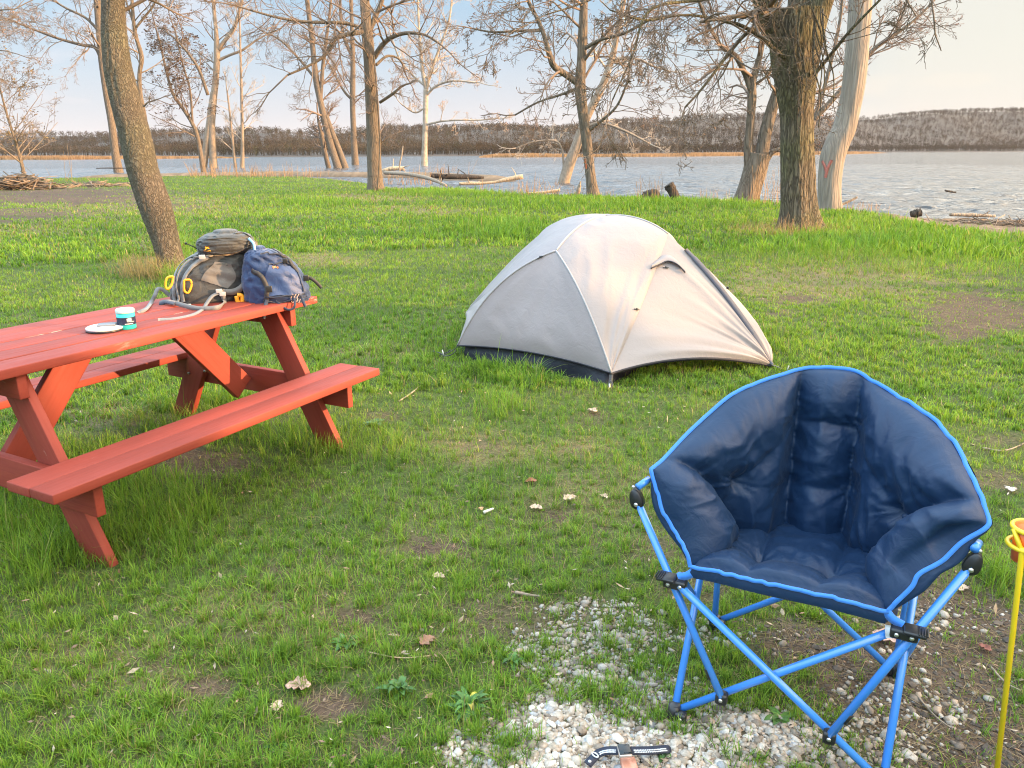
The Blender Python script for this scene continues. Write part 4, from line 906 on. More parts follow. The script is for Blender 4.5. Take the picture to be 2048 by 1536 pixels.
def lawn(name, label, n, r0, r1, hb, wb, seg, clump, dens_pow=1, az_l=41):
    x, y = scatter(n, r0, r1, az_l, dens_pow)
    # blades gather in tufts
    cell = clump; cx = np.floor(x / cell + rng.normal(0, .0, n)); cy = np.floor(y / cell); jx = (cx + h2(cx, cy, 3)) * cell; jy = (cy + h2(cx, cy, 9)) * cell
    pull = np.where(rng.random(n) < .55, rng.uniform(.3, .9, n), 0) ; x = x + (jx - x) * pull; y = y + (jy - y) * pull
    md, th, gr, tl, s, w, n1, n2, n3 = cover(x, y)
    p = (1 - .88 * md) * (1 - np.clip(gr * 1.15, 0, .985)) * (1 - .32 * th) * (.72 + .6 * sstep(.3, .6, n1)) * sstep(.35, -.25, s)
    k = (rng.random(n) < p) & clear(x, y); x, y = x[k], y[k]; md, th, gr, tl, n1, n2, n3 = (q[k] for q in (md, th, gr, tl, n1, n2, n3)); m = len(x)
    tuft = .65 + .8 * h2(cx[k], cy[k], 17)
    h = (hb * (.65 + .7 * n2) * tuft + tl * rng.uniform(.3, 1.1, m)) * rng.lognormal(0, .25, m) * (1 - .45 * md)
    wd = wb * rng.uniform(.6, 1.4, m) * (1 + tl * 1.5); bend = np.abs(rng.normal(.45, .38, m)) + .5 * th * rng.random(m)
    col = grass_cols(m, n1, n3, th); lush = np.clip(tl * 6, 0, 1)[:, None] * (.45 + .55 * n2[:, None]) * (rng.random(m) < .8)[:, None]; col = col + (V(.155, .295, .030) * rng.uniform(.75, 1.2, (m, 1)) - col) * lush * .85
    b = MB(); blades(b, x, y, h, wd, col, bend, seg)
    return tag(b.build(name, GRASS, smooth=True, loc=(0, 0, 0)), label, None, kind='stuff')
GRASS, nt, out = mat("grass_blade")
gcol = attr(nt, 'Col').outputs['Color']
dif = node(nt, 'ShaderNodeBsdfPrincipled'); nt.links.new(gcol, dif.inputs['Base Color']); dif.inputs['Roughness'].default_value = .55; dif.inputs['Specular IOR Level'].default_value = .25
trl = node(nt, 'ShaderNodeBsdfTranslucent', Color=mixc(nt, 1.0, gcol, (1.35, 1.25, .7), 'MULTIPLY'))
mx = node(nt, 'ShaderNodeMixShader', i0=.42); nt.links.new(dif.outputs[0], mx.inputs[1]); nt.links.new(trl.outputs[0], mx.inputs[2]); nt.links.new(mx.outputs[0], out.inputs[0])
# ------------------------------------------------------------------ picnic table
def paint_mat(name, base):
    mt, nt, out = mat(name); cd = attr(nt, 'crd').outputs['Vector']; ac = attr(nt, 'Col').outputs['Color']
    gr = noise(nt, mapping(nt, cd, (3.0, 55, 55)), 1.0, 5, .6, .6); bl = noise(nt, mapping(nt, cd, (2.2, 5, 5)), 1.0, 5, .6)
    chip = noise(nt, mapping(nt, cd, (16, 60, 60)), 1.0, 7, .7, .4); where = noise(nt, mapping(nt, cd, (1.1, 2.5, 2.5)), 1.0, 2)
    base = np.array(base)
    c = mixc(nt, ramp(nt, bl, [(.3, 0), (.7, 1)]), tuple(base * .82), tuple(base * 1.12)); c = mixc(nt, ramp(nt, gr, [(.55, 0.0), (.8, .45)]), c, tuple(base * .55))
    ck = math_(nt, 'MULTIPLY', ramp(nt, chip, [(.66, 0), (.70, 1)]), ramp(nt, where, [(.56, 0), (.66, 1)]))
    c = mixc(nt, math_(nt, 'MULTIPLY', ck, .4), c, (.62, .44, .38))
    sp = node(nt, 'ShaderNodeSeparateXYZ', Vector=cd); ed = ramp(nt, math_(nt, 'ABSOLUTE', sp.outputs[1]), [(.0676, 0), (.070, 1)]); en = noise(nt, mapping(nt, cd, (9, 40, 40)), 1.0, 5, .7, .8); ew = noise(nt, mapping(nt, cd, (1.6, 3, 0)), 1.0, 1)
    pk = math_(nt, 'MULTIPLY', math_(nt, 'MULTIPLY', ed, ramp(nt, en, [(.50, 0), (.58, 1)])), ramp(nt, ew, [(.60, 0), (.66, 1)])); c = mixc(nt, math_(nt, 'MULTIPLY', pk, .55), c, (.66, .52, .47))
    dk = math_(nt, 'MULTIPLY', ramp(nt, chip, [(.29, 1), (.33, 0)]), .6); c = mixc(nt, dk, c, (.10, .035, .025))
    c = mixc(nt, 1.0, c, ac, 'MULTIPLY')
    h = math_(nt, 'SUBTRACT', math_(nt, 'MULTIPLY', gr, .8), math_(nt, 'MULTIPLY', ck, .6))
    pbsdf(nt, out, c, ramp(nt, gr, [(.3, .58), (.7, .78)]), h, .35, .004, **{'Specular IOR Level': .4}); return mt
RED = paint_mat("red_barn_paint", (.26, .041, .025))
TY = .489; ta = V(math.sin(TY), math.cos(TY), 0); tcx = V(ta[1], -ta[0], 0); to = V(-1.068, 4.23, 0); UPV = V(0, 0, 1)
def TP(a, c, z): return to + ta * a + tcx * c + UPV * z
tbl = thing("picnic_table", "red painted wooden picnic table with two attached benches standing in long grass", "picnic table", TP(-.9, -.37, 0))
def boards(name, z_top, cs, w, a0, a1, th=.038, seed=0, gap=.007):
    m = MB()
    for k, c in enumerate(cs):
        r = np.random.default_rng(seed * 10 + k); tn = r.uniform(.92, 1.06)
        board(m, TP((a0 + a1) / 2 + r.normal(0, .004), c, z_top - th / 2 + r.normal(0, .001)), (ta, tcx, UPV), (a1 - a0, w - gap, th), .0045, (tn, tn, tn), seed * 5 + k)
    return m.build(name, RED, tbl)
TW_ = .74
boards("tabletop", .778, [-.074, -.222, -.370, -.518, -.666], .148, -1.86, 0, seed=1)
bf = boards("bench", .412, [.396 - .07, .396 - .21], .140, -1.83, 0, seed=2); boards("bench", .412, [-1.05, -.91], .140, -1.83, 0, seed=3)
def slanted(name, p0, p1, w, th, thick_dir, seed, cut=True):
    """plank from p0 to p1 (centre line), width w in the slant plane, ends cut level"""
    p0, p1 = np.array(p0), np.array(p1); d = unit(p1 - p0); td = unit(thick_dir); wdv = np.cross(td, d)
    m = MB(); L = np.linalg.norm(p1 - p0); k = 1 / max(abs(d[2]), .3) if cut else 1
    bm = bmesh.new(); bmesh.ops.create_cube(bm, size=1.0)
    for q in bm.verts: q.co = (q.co.x * L, q.co.y * w, q.co.z * th)
    bmesh.ops.bevel(bm, geom=bm.edges[:], offset=.004, segments=2, profile=.6, affect='EDGES'); bm.verts.index_update()
    Lc = np.array([q.co[:] for q in bm.verts]); by = {}
    for f in bm.faces: by.setdefault(len(f.verts), []).append([q.index for q in f.verts])
    bm.free(); W = (p0 + p1) / 2 + Lc[:, :1] * d + Lc[:, 1:2] * wdv + Lc[:, 2:3] * td
    if cut:  # shear the ends so they sit flat
        slope = wdv[2] / d[2]; W = W - d * (Lc[:, 1:2] * slope)
    m.add(W, [np.array(q) for q in by.values()], None, Lc * V(1, .9, 1) + V(seed * 1.7, 0, 0)); return m.build(name, RED, tbl)
for k, a in enumerate((-.215, -1.585)):
    sgn = 1 if k == 0 else -1
    slanted("leg", TP(a, .228, -.03), TP(a, -.175, .739), .14, .038, ta, 11 + k)
    slanted("leg", TP(a, -.968, -.03), TP(a, -.565, .739), .14, .038, ta, 13 + k)
    m = MB(); board(m, TP(a + .039 * sgn, -.37, .69), (tcx, ta, UPV), (.69, .038, .095), .004, None, 20 + k); m.build("top_support", RED, tbl)
    m = MB(); board(m, TP(a + .039 * sgn, -.37, .303), (tcx, ta, UPV), (1.40, .038, .140), .004, None, 22 + k); m.build("bench_support", RED, tbl)
slanted("brace", TP(-.262, -.37, .27), TP(-.66, -.37, .735), .14, .038, tcx, 31, False); slanted("brace", TP(-1.538, -.37, .27), TP(-1.14, -.37, .735), .14, .038, tcx, 32, False)
# bolts in the leg joints
m = MB()
for a in (-.215, -1.585):
    for c, z in ((.09, .29), (-.05, .32), (-.83, .29), (-.69, .32)): cyl(m, TP(a - .030, c, z), TP(a - .012, c, z), .008, 10, None, .002)
m.each("bolt", simple("bolt_steel", (.25, .22, .2), .45, .2, 60, metallic=.8), tbl)
KEEP_OUT.append(lambda x, y: np.zeros(len(x), bool))

# ------------------------------------------------------------------ things on the table
TOPZ = .7785
GREYP = simple("grey_plastic", (.17, .18, .20), .4); WHITEP = simple("white_plastic", (.62, .62, .64), .35, .06); BLACKP = simple("black_plastic", (.018, .018, .02), .35, .3); TEAL = simple("teal_plastic", (.02, .42, .40), .3, .1)
c = G(211, 661, TOPZ); lan = thing("lantern", "flat round white solar lantern with dark rim, lying beside the teal jar", "lantern", c)
m = MB(); tubes(m, np.array([c, c + V(0, 0, .001), c + V(0, 0, .008), c + V(0, 0, .010)]), np.array([.001, .076, .079, .001]), 48, ref=None); m.build("base_rim", BLACKP, lan)
m = MB(); tubes(m, np.array([c + V(0, 0, .010), c + V(0, 0, .0102), c + V(0, 0, .018), c + V(0, 0, .0215), c + V(0, 0, .023)]), np.array([.001, .078, .078, .070, .001]), 48); m.build("disc", WHITEP, lan)
m = MB(); dax = unit(V(.95, .3, 0)); board(m, c + V(.006, .01, .026), (dax, np.cross(UPV, dax), UPV), (.075, .055, .007), .003); m.build("panel", GREYP, lan)
c = G(255, 657, TOPZ); jar = thing("jar", "small teal jar with white lid and dark wrap label on the tabletop", "jar", c)
JR = .0385
m = MB(); tubes(m, np.array([c, c + V(0, 0, .0005), c + V(0, 0, .004), c + V(0, 0, .072), c + V(0, 0, .075)]), np.array([.001, JR - .003, JR, JR, .001]), 40); m.build("body", TEAL, jar)
m = MB(); tubes(m, np.array([c + V(0, 0, .074), c + V(0, 0, .0745), c + V(0, 0, .088), c + V(0, 0, .092), c + V(0, 0, .0925)]), np.array([.001, JR + .001, JR + .001, JR - .003, .001]), 40); lid = m.build("lid", simple("pale_teal_lid", (.50, .72, .70), .3, .05), jar)
def wrap(mb, z0, z1, a0, a1, r, n=30, wob=0, col=None):
    a = np.linspace(a0, a1, n); w = wob * np.sin(a * 7); lo = np.stack([c[0] + r * np.cos(a), c[1] + r * np.sin(a), c[2] + z0 + w], -1); hi = np.stack([c[0] + r * np.cos(a), c[1] + r * np.sin(a), c[2] + z1 + w], -1); mb.add(np.stack([lo, hi], 1), grid_faces(n, 2), col)
va = math.atan2(-c[1], -c[0])
m = MB(); wrap(m, .022, .056, 0, 6.2832, JR + .0006, 60); lb = m.build("label", simple("navy_label", (.012, .02, .05), .4, .4, 80), jar)
m = MB(); wrap(m, .040, .052, va + .05, va + .55, JR + .0011, 12, .001); wrap(m, .026, .029, va - .2, va + .7, JR + .0011, 14); wrap(m, .036, .038, va + .1, va + .9, JR + .0011, 12, .001); m.build("label_print", WHITEP, lb)

# ------------------------------------------------------------------ backpacks
CHAR = fabric("charcoal_ripstop", (.040, .041, .040), .6, 700, .15, .15, .45, 16); GREYN = fabric("grey_mesh_nylon", (.125, .115, .105), .65, 1400, .12, .1, .4, 14); NAVY = fabric("navy_nylon", (.014, .036, .108), .55, 700, .12, .2, .5, 15)
NAVYD = fabric("dark_navy_webbing", (.012, .02, .045), .6, 900); WEB = fabric("grey_webbing", (.15, .155, .16), .7, 1200, .08); TANW = fabric("tan_webbing", (.42, .33, .22), .7, 1000, .08); ORANGE = simple("orange_cord", (.85, .36, .02), .5, .1); BLACKF = fabric("black_webbing", (.02, .02, .022), .6, 900)
def pack_frame(uv):
    p = G(uv[0], uv[1], TOPZ); d = unit(V(p[0], p[1], 0)); return p, d, V(d[1], -d[0], 0)
def loft(rows, p0, d, depth, n=72, wr=.006, seed=0, ex=2.6, dz=0.0, back=0.5):
    """rows: (v, uL, uR, depth factor) from bottom to top, measured on the upright plane through p0 facing the eye"""
    Q = []
    for v, ul, ur, df in rows:
        a, b = on_plane(ul, v, p0, d), on_plane(ur, v, p0, d); Q.append((*((a + b) / 2), np.linalg.norm(b - a) / 2, depth * df))
    K = 44; q = spline(np.array(Q), K); r = V(d[1], -d[0], 0); th = np.linspace(0, 2 * np.pi, n, endpoint=False)
    cs, sn = np.cos(th), np.sin(th); sx = np.sign(cs) * np.abs(cs) ** (2 / ex); sy = np.sign(sn) * np.abs(sn) ** (2 / ex)
    rad = np.stack([sx, sy], -1)
    P = q[:, None, :3] + (q[:, 3, None] * sx)[..., None] * r + (q[:, 4, None] * sy)[..., None] * d
    nrm = sx[None, :, None] * r + sy[None, :, None] * d
    kk = np.arange(K)[:, None] / K
    w = (1 - np.abs(2 * vn(th[None] * 3.2 + kk * 6 + seed, kk * 9 + np.sin(th)[None] * 2, seed) - 1)) * 1.3 + (1 - np.abs(2 * vn(th[None] * 7 - kk * 9, kk * 22 + 3, seed + 3) - 1)) * .6
    P = P + nrm * (w - .9)[..., None] * wr
    # round off both ends
    m = MB(); c0, c1 = q[0, :3], q[-1, :3]; ends = []
    m.add(P, grid_faces(K, n, 0, True))
    for c_, ringi, s in ((c0, 0, -1), (c1, K - 1, 1)):
        rr = P[ringi]; inner = np.stack([c_ + (rr - c_) * f + V(0, 0, s * h) for f, h in ((1, 0), (.94, .006), (.8, .012), (.4, .016), (.02, .017))]); m.add(inner, grid_faces(5, n, 0, True) if s > 0 else grid_faces(5, n, 0, True)[:, ::-1].copy())
    return m
# grey and black pack
p0, pd, pr = pack_frame((405, 606)); p0 = p0 + pd * .11
bp = thing("backpack", "charcoal and grey hiking backpack with orange loops and grey straps, on the table", "backpack", p0 - V(0, 0, 0))
body = loft([(607, 358, 470, .85), (596, 346, 486, 1.0), (575, 343, 494, 1.05), (552, 350, 499, 1.0), (530, 364, 501, .95), (512, 382, 500, .85), (500, 398, 492, .7), (493, 412, 482, .5)], p0, pd, .125, seed=2, wr=.012)
bo = body.build("body", CHAR, bp); bvb = body.bvh()
lid_ = loft([(507, 412, 474, .7), (501, 400, 496, 1.0), (490, 394, 506, 1.1), (478, 396, 505, 1.1), (469, 410, 494, .95), (464, 428, 474, .6)], p0 - pd * .02, pd, .11, seed=5, wr=.010, ex=2.8)
lo = lid_.build("top_lid", CHAR, bp); bvl = lid_.bvh()
def panel_on(bv, poly, off=.004, nu=12, nv=10):
    """cloth panel lying on a body: poly = four corner pixels with two side mid points (left, right)"""
    (a, b, c_, d_, ml, mr) = [np.array(q, float) for q in poly]; L = spline(np.array([a, ml, d_]), nv); Rr = spline(np.array([b, mr, c_]), nv); rows = []
    for i in range(nv):
        row = []
        for t in np.linspace(0, 1, nu):
            uv = L[i] * (1 - t) + Rr[i] * t; p, q = hit(bv, uv[0], uv[1], off)
            if p is None: return None
            row.append(p)
        rows.append(row)
    m = MB(); m.add(np.array(rows), grid_faces(nv, nu)); return m
pn = panel_on(bvb, [(430, 524), (462, 528), (455, 577), (402, 560), (410, 545), (472, 555)])
if pn: pn.build("side_panel", GREYN, bo)
m = MB(); ok = strap_on(m, bvb, [(352, 604), (349, 580), (352, 552), (364, 530), (382, 516), (398, 510)], .022, .004, .006)
strap_on(m, bvb, [(360, 602), (357, 578), (360, 552), (372, 532), (388, 519), (402, 512)], .010, .004, .012)
strap_on(m, bvb, [(368, 603), (366, 578), (371, 556), (385, 534), (402, 521), (418, 514)], .020, .004, .006); m.each("harness_strap", WEB, bp)
m = MB(); strap_on(m, bvb, [(416, 512), (436, 510), (462, 507), (490, 500)], .024, .004, .008); 
if m.n: m.build("top_strap", TANW, bp)
# hip belt swung round to the front right, plus loose tails on the table
def free_strap(name, uvd, w, matl, parent, th=.003, n=40, nrm=None, smooth=3):
    P = np.array([on_plane(u, v, p0 + pd * dd, pd) if z is None else G(u, v, z) for u, v, dd, z in uvd]); q = spline(P, n)
    m = MB(); ribbon(m, q, -pd * 0.6 + UPV * .8 if nrm is None else nrm, w, th); return m.build(name, matl, parent)
free_strap("shoulder_strap", [(500, 480, -.10, None), (509, 492, -.13, None), (510, 520, -.14, None), (501, 548, -.15, None), (486, 572, -.15, None), (468, 583, -.145, None), (447, 584, -.14, None)], .032, GREYN, bp, .005, nrm=-pd)
free_strap("drinking_tube", [(499, 478, -.115, None), (508, 490, -.15, None), (509, 515, -.165, None), (503, 535, -.165, None)], .012, simple("blue_clear_tube", (.25, .50, .75), .2, .05), bp, .010, nrm=-pd)
free_strap("hip_belt", [(440, 580, -.142, None), (446, 592, -.15, None), (448, 604, -.155, None), (438, 614, 0, TOPZ + .012), (418, 617, 0, TOPZ + .01), (396, 617, 0, TOPZ + .01), (372, 612, 0, TOPZ + .02), (352, 606, 0, TOPZ + .03)], .024, WEB, bp, .004, nrm=-pd)
free_strap("loose_strap", [(440, 585, -.148, None), (425, 592, -.16, None), (414, 606, -.2, None), (406, 618, 0, TOPZ + .006), (385, 630, 0, TOPZ + .003), (350, 638, 0, TOPZ + .002), (316, 640, 0, TOPZ + .004)], .018, WEB, bp, .002, nrm=-pd * .7 + UPV * .7)
free_strap("loose_strap", [(340, 592, .03, None), (326, 580, .03, None), (316, 578, .02, None), (310, 590, .0, None), (302, 606, -.02, None), (292, 618, 0, TOPZ + .012), (276, 626, 0, TOPZ + .002)], .020, WEB, bp, .002, nrm=-pd * .9 + UPV * .5)
free_strap("dark_strap_end", [(320, 608, 0, TOPZ + .004), (335, 605, 0, TOPZ + .012), (352, 608, 0, TOPZ + .016)], .03, NAVYD, bp, .008)
m = MB()
for uvs in ([(346, 552), (334, 556), (331, 570), (335, 578), (343, 570), (346, 556)], [(368, 560), (380, 560), (383, 570), (377, 585), (369, 582), (368, 566)]):
    P = np.array([on_plane(u, v, p0 - pd * .14, pd) for u, v in uvs + uvs[:1]]); q = spline(P, 30); tubes(m, q, np.full(30, .0055), 8)
m.each("cord_loop", ORANGE, bp)
m = MB(); P = np.array([on_plane(u, v, p0 - pd * .15, pd) for u, v in [(474, 590), (484, 592), (484, 606), (476, 604), (473, 592)]]); tubes(m, spline(P, 20), np.full(20, .012), 8); m.build("orange_tag", ORANGE, bp)
m = MB(); 
for uv in ((404, 514), (445, 588), (438, 582), (376, 612)):
    q = on_plane(uv[0], uv[1], p0 - pd * .155, pd); board(m, q, (pr, UPV, -pd), (.032, .022, .010), .003)
m.each("buckle", simple("grey_buckle", (.34, .34, .35), .4), bp)
# little orange emblem and word mark on the lid
m = MB()
for uvs in ([(410, 494), (419, 498)], [(418, 493), (411, 499)], [(408, 501), (422, 502)]): strap_on(m, bvl, [uvs[0], ((uvs[0][0] + uvs[1][0]) / 2, (uvs[0][1] + uvs[1][1]) / 2), uvs[1]], .0055, .0008, .003, 6)
if m.n: m.build("emblem", ORANGE, lo)
m = MB(); P = np.array([on_plane(u, v, p0 + pd * .02, pd) for u, v in [(400, 502), (388, 494), (372, 487)]]); tubes(m, spline(P, 10), np.full(10, .003), 6); q = P[-1]; board(m, q, (pr, UPV, pd), (.014, .012, .010), .003); m.build("cord_lock", BLACKP, bp)
m = MB(); strap_on(m, bvl, [(398, 499), (430, 506), (470, 503), (503, 492)], .008, .003, .003); strap_on(m, bvl, [(470, 468), (486, 466), (500, 474)], .012, .003, .003)
if m.n: m.each("lid_piping", BLACKF, lo)

# navy pack leaning behind it
q0, qd, qr = pack_frame((552, 604)); q0 = q0 + qd * .10
np_ = thing("backpack", "navy blue backpack with black straps lying on the far end of the table", "backpack", q0)
body2 = loft([(606, 505, 606, .8), (598, 494, 617, 1.0), (580, 488, 617, 1.05), (560, 486, 609, 1.0), (540, 487, 597, .95), (522, 489, 581, .85), (508, 492, 560, .75), (500, 500, 540, .55), (497, 508, 528, .3)], q0, qd, .12, seed=9, wr=.013, ex=2.5)
b2 = body2.build("body", NAVY, np_); bv2 = body2.bvh()
pn = panel_on(bv2, [(538, 531), (584, 534), (606, 588), (532, 592), (530, 560), (600, 560)], .010, 14, 12)
if pn: pn.build("front_pocket", fabric("navy_nylon_light", (.020, .050, .145), .5, 700, .12, .2, .5, 15), b2)
m = MB()
for uvs, w in (([(536, 530), (560, 527), (584, 532), (596, 556), (606, 582)], .007), ([(530, 592), (560, 593), (608, 585)], .007), ([(526, 600), (560, 602), (612, 592)], .006), ([(522, 510), (545, 507), (575, 520), (592, 540)], .008)): strap_on(m, bv2, uvs, w, .004, .010)
if m.n: m.each("zip", NAVYD, b2)
m = MB(); strap_on(m, bv2, [(507, 540), (522, 552), (532, 572), (534, 594), (530, 603)], .024, .004, .009); strap_on(m, bv2, [(545, 502), (562, 512), (578, 524), (592, 546)], .018, .004, .012)
if m.n: m.each("compression_strap", BLACKF, b2)
m = MB(); strap_on(m, bv2, [(543, 536), (550, 534), (558, 537)], .010, .001, .012, 8); strap_on(m, bv2, [(544, 539), (552, 538), (556, 540)], .004, .001, .012, 8)
if m.n: m.build("emblem", simple("orange_brown_print", (.45, .20, .10), .6), b2)
def free2(name, uvd, w, matl, th=.003, n=30, nrm=None):
    P = np.array([on_plane(u, v, q0 + qd * dd, qd) for u, v, dd in uvd]); m = MB(); ribbon(m, spline(P, n), -qd if nrm is None else nrm, w, th); return m.build(name, matl, np_)
free2("loose_strap", [(612, 556, -.02), (622, 557, -.03), (634, 566, -.03), (643, 576, -.03)], .018, BLACKF)
free2("loose_strap", [(534, 600, -.13), (531, 612, -.17), (529, 624, -.178), (527, 637, -.18)], .018, NAVYD)
free2("loose_strap", [(552, 602, -.13), (562, 611, -.16), (575, 619, -.176), (586, 617, -.176), (590, 608, -.17), (588, 596, -.14)], .012, NAVYD)
free2("loose_strap", [(602, 592, -.10), (606, 602, -.15), (611, 614, -.165)], .016, NAVYD)
m = MB()
for k, u in enumerate((586, 592, 598)):
    P = np.array([on_plane(u + a_, v, q0 - qd * .135, qd) for a_, v in ((0, 588), (-4, 596), (-1, 606), (3, 598))]); tubes(m, spline(P, 14), np.full(14, .0022), 6)
m.each("zip_pull", simple("pink_cord", (.55, .36, .30), .6), np_)
m = MB()
for uv, s in (((612, 556), .028), ((538, 578), .03), ((570, 522), .024)): board(m, on_plane(uv[0], uv[1], q0 - qd * (.05 if uv[0] > 600 else .145 if uv[1] > 550 else .10), qd), (qr, UPV, -qd), (s, s * 1.1, .010), .003)
m.each("buckle", BLACKP, np_)

# ------------------------------------------------------------------ tent
tA, tB, tV = G(916, 712), G(1222, 770), G(1542, 738)
e1 = unit(tB - tA); e2 = V(-e1[1], e1[0], 0); TWd = np.linalg.norm(tB - tA); TL = 2.15; tM = (tA + tB) / 2
tent = thing("tent", "grey and cream two person dome tent with black base pitched on the lawn", "tent", tM + e2 * TL / 2)
tF = on_plane(1112, 502, tM, e1); tP = on_plane(1236, 428, tM, e1); ctr = tM + e2 * TL / 2; tP = V(*(ctr[:2]), tP[2])
tN = on_plane(1336, 468, ctr, e2)
mirS = lambda p: p - 2 * ((p - ctr) @ e1) * e1; mirL = lambda p: p - 2 * ((p - ctr) @ e2) * e2
hA, hB = tA + V(0, 0, .085), tB + V(0, 0, .085); hC, hD_ = mirL(hA), mirL(hB); tN2 = mirS(tN); tF2 = mirL(tF); tV2 = mirS(tV) + V(0, 0, .02); hV = tV + V(0, 0, .03)
def arc(p, q, b, n=33): t = np.linspace(0, 1, n)[:, None]; return p + (q - p) * t + 4 * t * (1 - t) * np.asarray(b)
cFB = arc(tF, hB, e1 * .03 - e2 * .035 + UPV * .075); cFA = arc(tF, hA, -e1 * .05 - e2 * .035 + UPV * .10)
cFP = arc(tF, tP, UPV * .055 - e2 * .03); cPN = arc(tP, tN, UPV * .045 + e1 * .02); cNB = arc(tN, hB, e1 * .02 - UPV * .0); cNV = arc(tN, hV, UPV * .05 + e1 * .02); cBV = arc(hB, hV, UPV * .075 - e1 * .03 + e2 * .0)
cAB = arc(hA, hB, UPV * .035 + e2 * .04)
def coons(c0, c1, d0, d1, sag=0.0, nrm=None, wr=None):
    """c0: v=0, c1: v=1 (along u); d0: u=0, d1: u=1 (along v)"""
    n, k = len(c0), len(d0); u = np.linspace(0, 1, n)[None, :, None]; v = np.linspace(0, 1, k)[:, None, None]
    P = (1 - v) * c0[None] + v * c1[None] + (1 - u) * d0[:, None] + u * d1[:, None] - ((1 - u) * (1 - v) * c0[0] + u * (1 - v) * c0[-1] + (1 - u) * v * c1[0] + u * v * c1[-1])
    du = np.gradient(P, axis=1); dv = np.gradient(P, axis=0); N = np.cross(du, dv); N /= np.maximum(np.linalg.norm(N, axis=2, keepdims=True), 1e-9)
    if nrm is not None: N = N * np.sign((N @ np.asarray(nrm)).mean())
    b = (16 * u * (1 - u) * v * (1 - v))
    h = sag * b
    if wr is not None: h = h + wr(u[..., 0] + 0 * v[..., 0], v[..., 0] + 0 * u[..., 0])[..., None] * np.clip(b * 3, 0, 1) ** .7
    return P + N * h
pt = lambda p, n=33: np.repeat(p[None], n, 0)
rid = lambda x: 1 - np.abs(2 * x - 1)
out1 = unit(e1 - e2 * .3 + UPV * .6)
fly = MB()
# foot end: fan from F down to the hem A-B
w_foot = lambda u, v: .016 * rid(vn(u * 6 + v * 1.5, v * 1.6, 3)) * v + .013 * rid(vn(u * 13 - v * 5, v * 8 + 2, 5)) * sstep(.55, .9, v) + .003 * vn(u * 30, v * 9, 9)
foot = coons(pt(tF), cAB, cFA, cFB, -.03, -e2 + UPV * .4, w_foot); fly.add(foot, grid_faces(33, 33), (1.0, .975, .985))
# side between foot pole, spine, brow pole and door seam
fine = lambda c, n=49: spline(c, n)
w_side = lambda u, v: .013 * rid(vn(u * 4 + v * 5, v * 3.5 - u * 3, 13)) + .010 * rid(vn(v * 9 + u * 2.5, u * 2, 15)) * sstep(.3, .9, u) + .002 * vn(u * 22, v * 22, 2)
side = coons(fine(cFP), fine(arc(hB + (hB - hB), hB + e1 * .0 + UPV * .002, (0, 0, 0))) if False else fine(arc(cFB[-1], cNB[-1], (0, 0, 0))), fine(cFB), fine(np.concatenate([cPN[:-1], cNB])), -.02, out1, w_side); fly.add(side, grid_faces(49, 49))
# front half of the vestibule: pleats run out to the peg
w_vest = lambda u, v: (.026 * rid(vn(u * 6.5 + .4 * v, v * .8 + 3, 23)) + .013 * rid(vn(u * 15, v * 1.5, 25)) + .002 * vn(u * 40, v * 4, 8)) * (.35 + v) 
vest = coons(fine(cNB[::-1]), pt(hV, 49), fine(cBV), fine(cNV), -.035, out1, w_vest); fly.add(vest, grid_faces(49, 49), (1.0, .985, .96))
cND = arc(tN, hD_, e1 * .02); cDV = arc(hD_, hV, UPV * .08 - e1 * .03)
fly.add(coons(fine(cND[::-1]), pt(hV, 49), fine(cDV), fine(cNV), .045, e1 + UPV * .4, w_vest), grid_faces(49, 49), (1.0, .985, .96))
# the sides that face away repeat the same cut
cFP2 = np.array([mirL(p) for p in cFP]); cFB2 = np.array([mirL(p) for p in cFB]); cFA2 = np.array([mirL(p) for p in cFA])
fly.add(coons(fine(cFP2), pt(hD_, 49), fine(cFB2), fine(np.concatenate([cPN[:-1], cND])), -.02, e1 + e2 + UPV, w_side), grid_faces(49, 49))
fly.add(coons(pt(tF2), np.array([mirL(p) for p in cAB]), cFA2, cFB2, -.03, e2, w_foot), grid_faces(33, 33))
cPN2 = np.array([mirS(p) for p in cPN]); cN2A = arc(tN2, hA, -e1 * .02 + UPV * .03); cN2C = np.array([mirL(p) for p in cN2A]); cNV2 = np.array([mirS(p) for p in cNV])
fly.add(coons(fine(cFP), pt(hA, 49), fine(cFA), fine(np.concatenate([cPN2[:-1], cN2A])), -.02, -e1 - e2 + UPV, w_side), grid_faces(49, 49), (.95, .96, 1.0))
fly.add(coons(fine(cFP2), pt(hC, 49), fine(cFA2), fine(np.concatenate([cPN2[:-1], cN2C])), -.02, -e1 + e2 + UPV, w_side), grid_faces(49, 49))
hV2 = np.array(mirS(hV))
for cc, dd in ((cN2A, arc(hA, hV2, UPV * .08 + e1 * .03)), (cN2C, arc(hC, hV2, UPV * .08 + e1 * .03))): fly.add(coons(fine(cc[::-1]), pt(hV2, 49), fine(dd), fine(cNV2), -.03, -e1 + UPV * .4, w_vest), grid_faces(49, 49))
mt, nt, out = mat("tent_fly"); ac = attr(nt, 'Col').outputs['Color']; tcf = nt.nodes.new('ShaderNodeTexCoord').outputs['Object']
wk = noise(nt, tcf, 16, 5, .55, 1.4); wk2 = noise(nt, tcf, 60, 3, .5, .8); fc = mixc(nt, 1.0, ac, mixc(nt, noise(nt, tcf, 3, 4), (.325, .285, .285), (.36, .318, .312)), 'MULTIPLY')
pb = pbsdf(nt, out, fc, .55, math_(nt, 'ADD', wk, math_(nt, 'MULTIPLY', wk2, .3)), .28, .012, **{'Sheen Weight': .1})
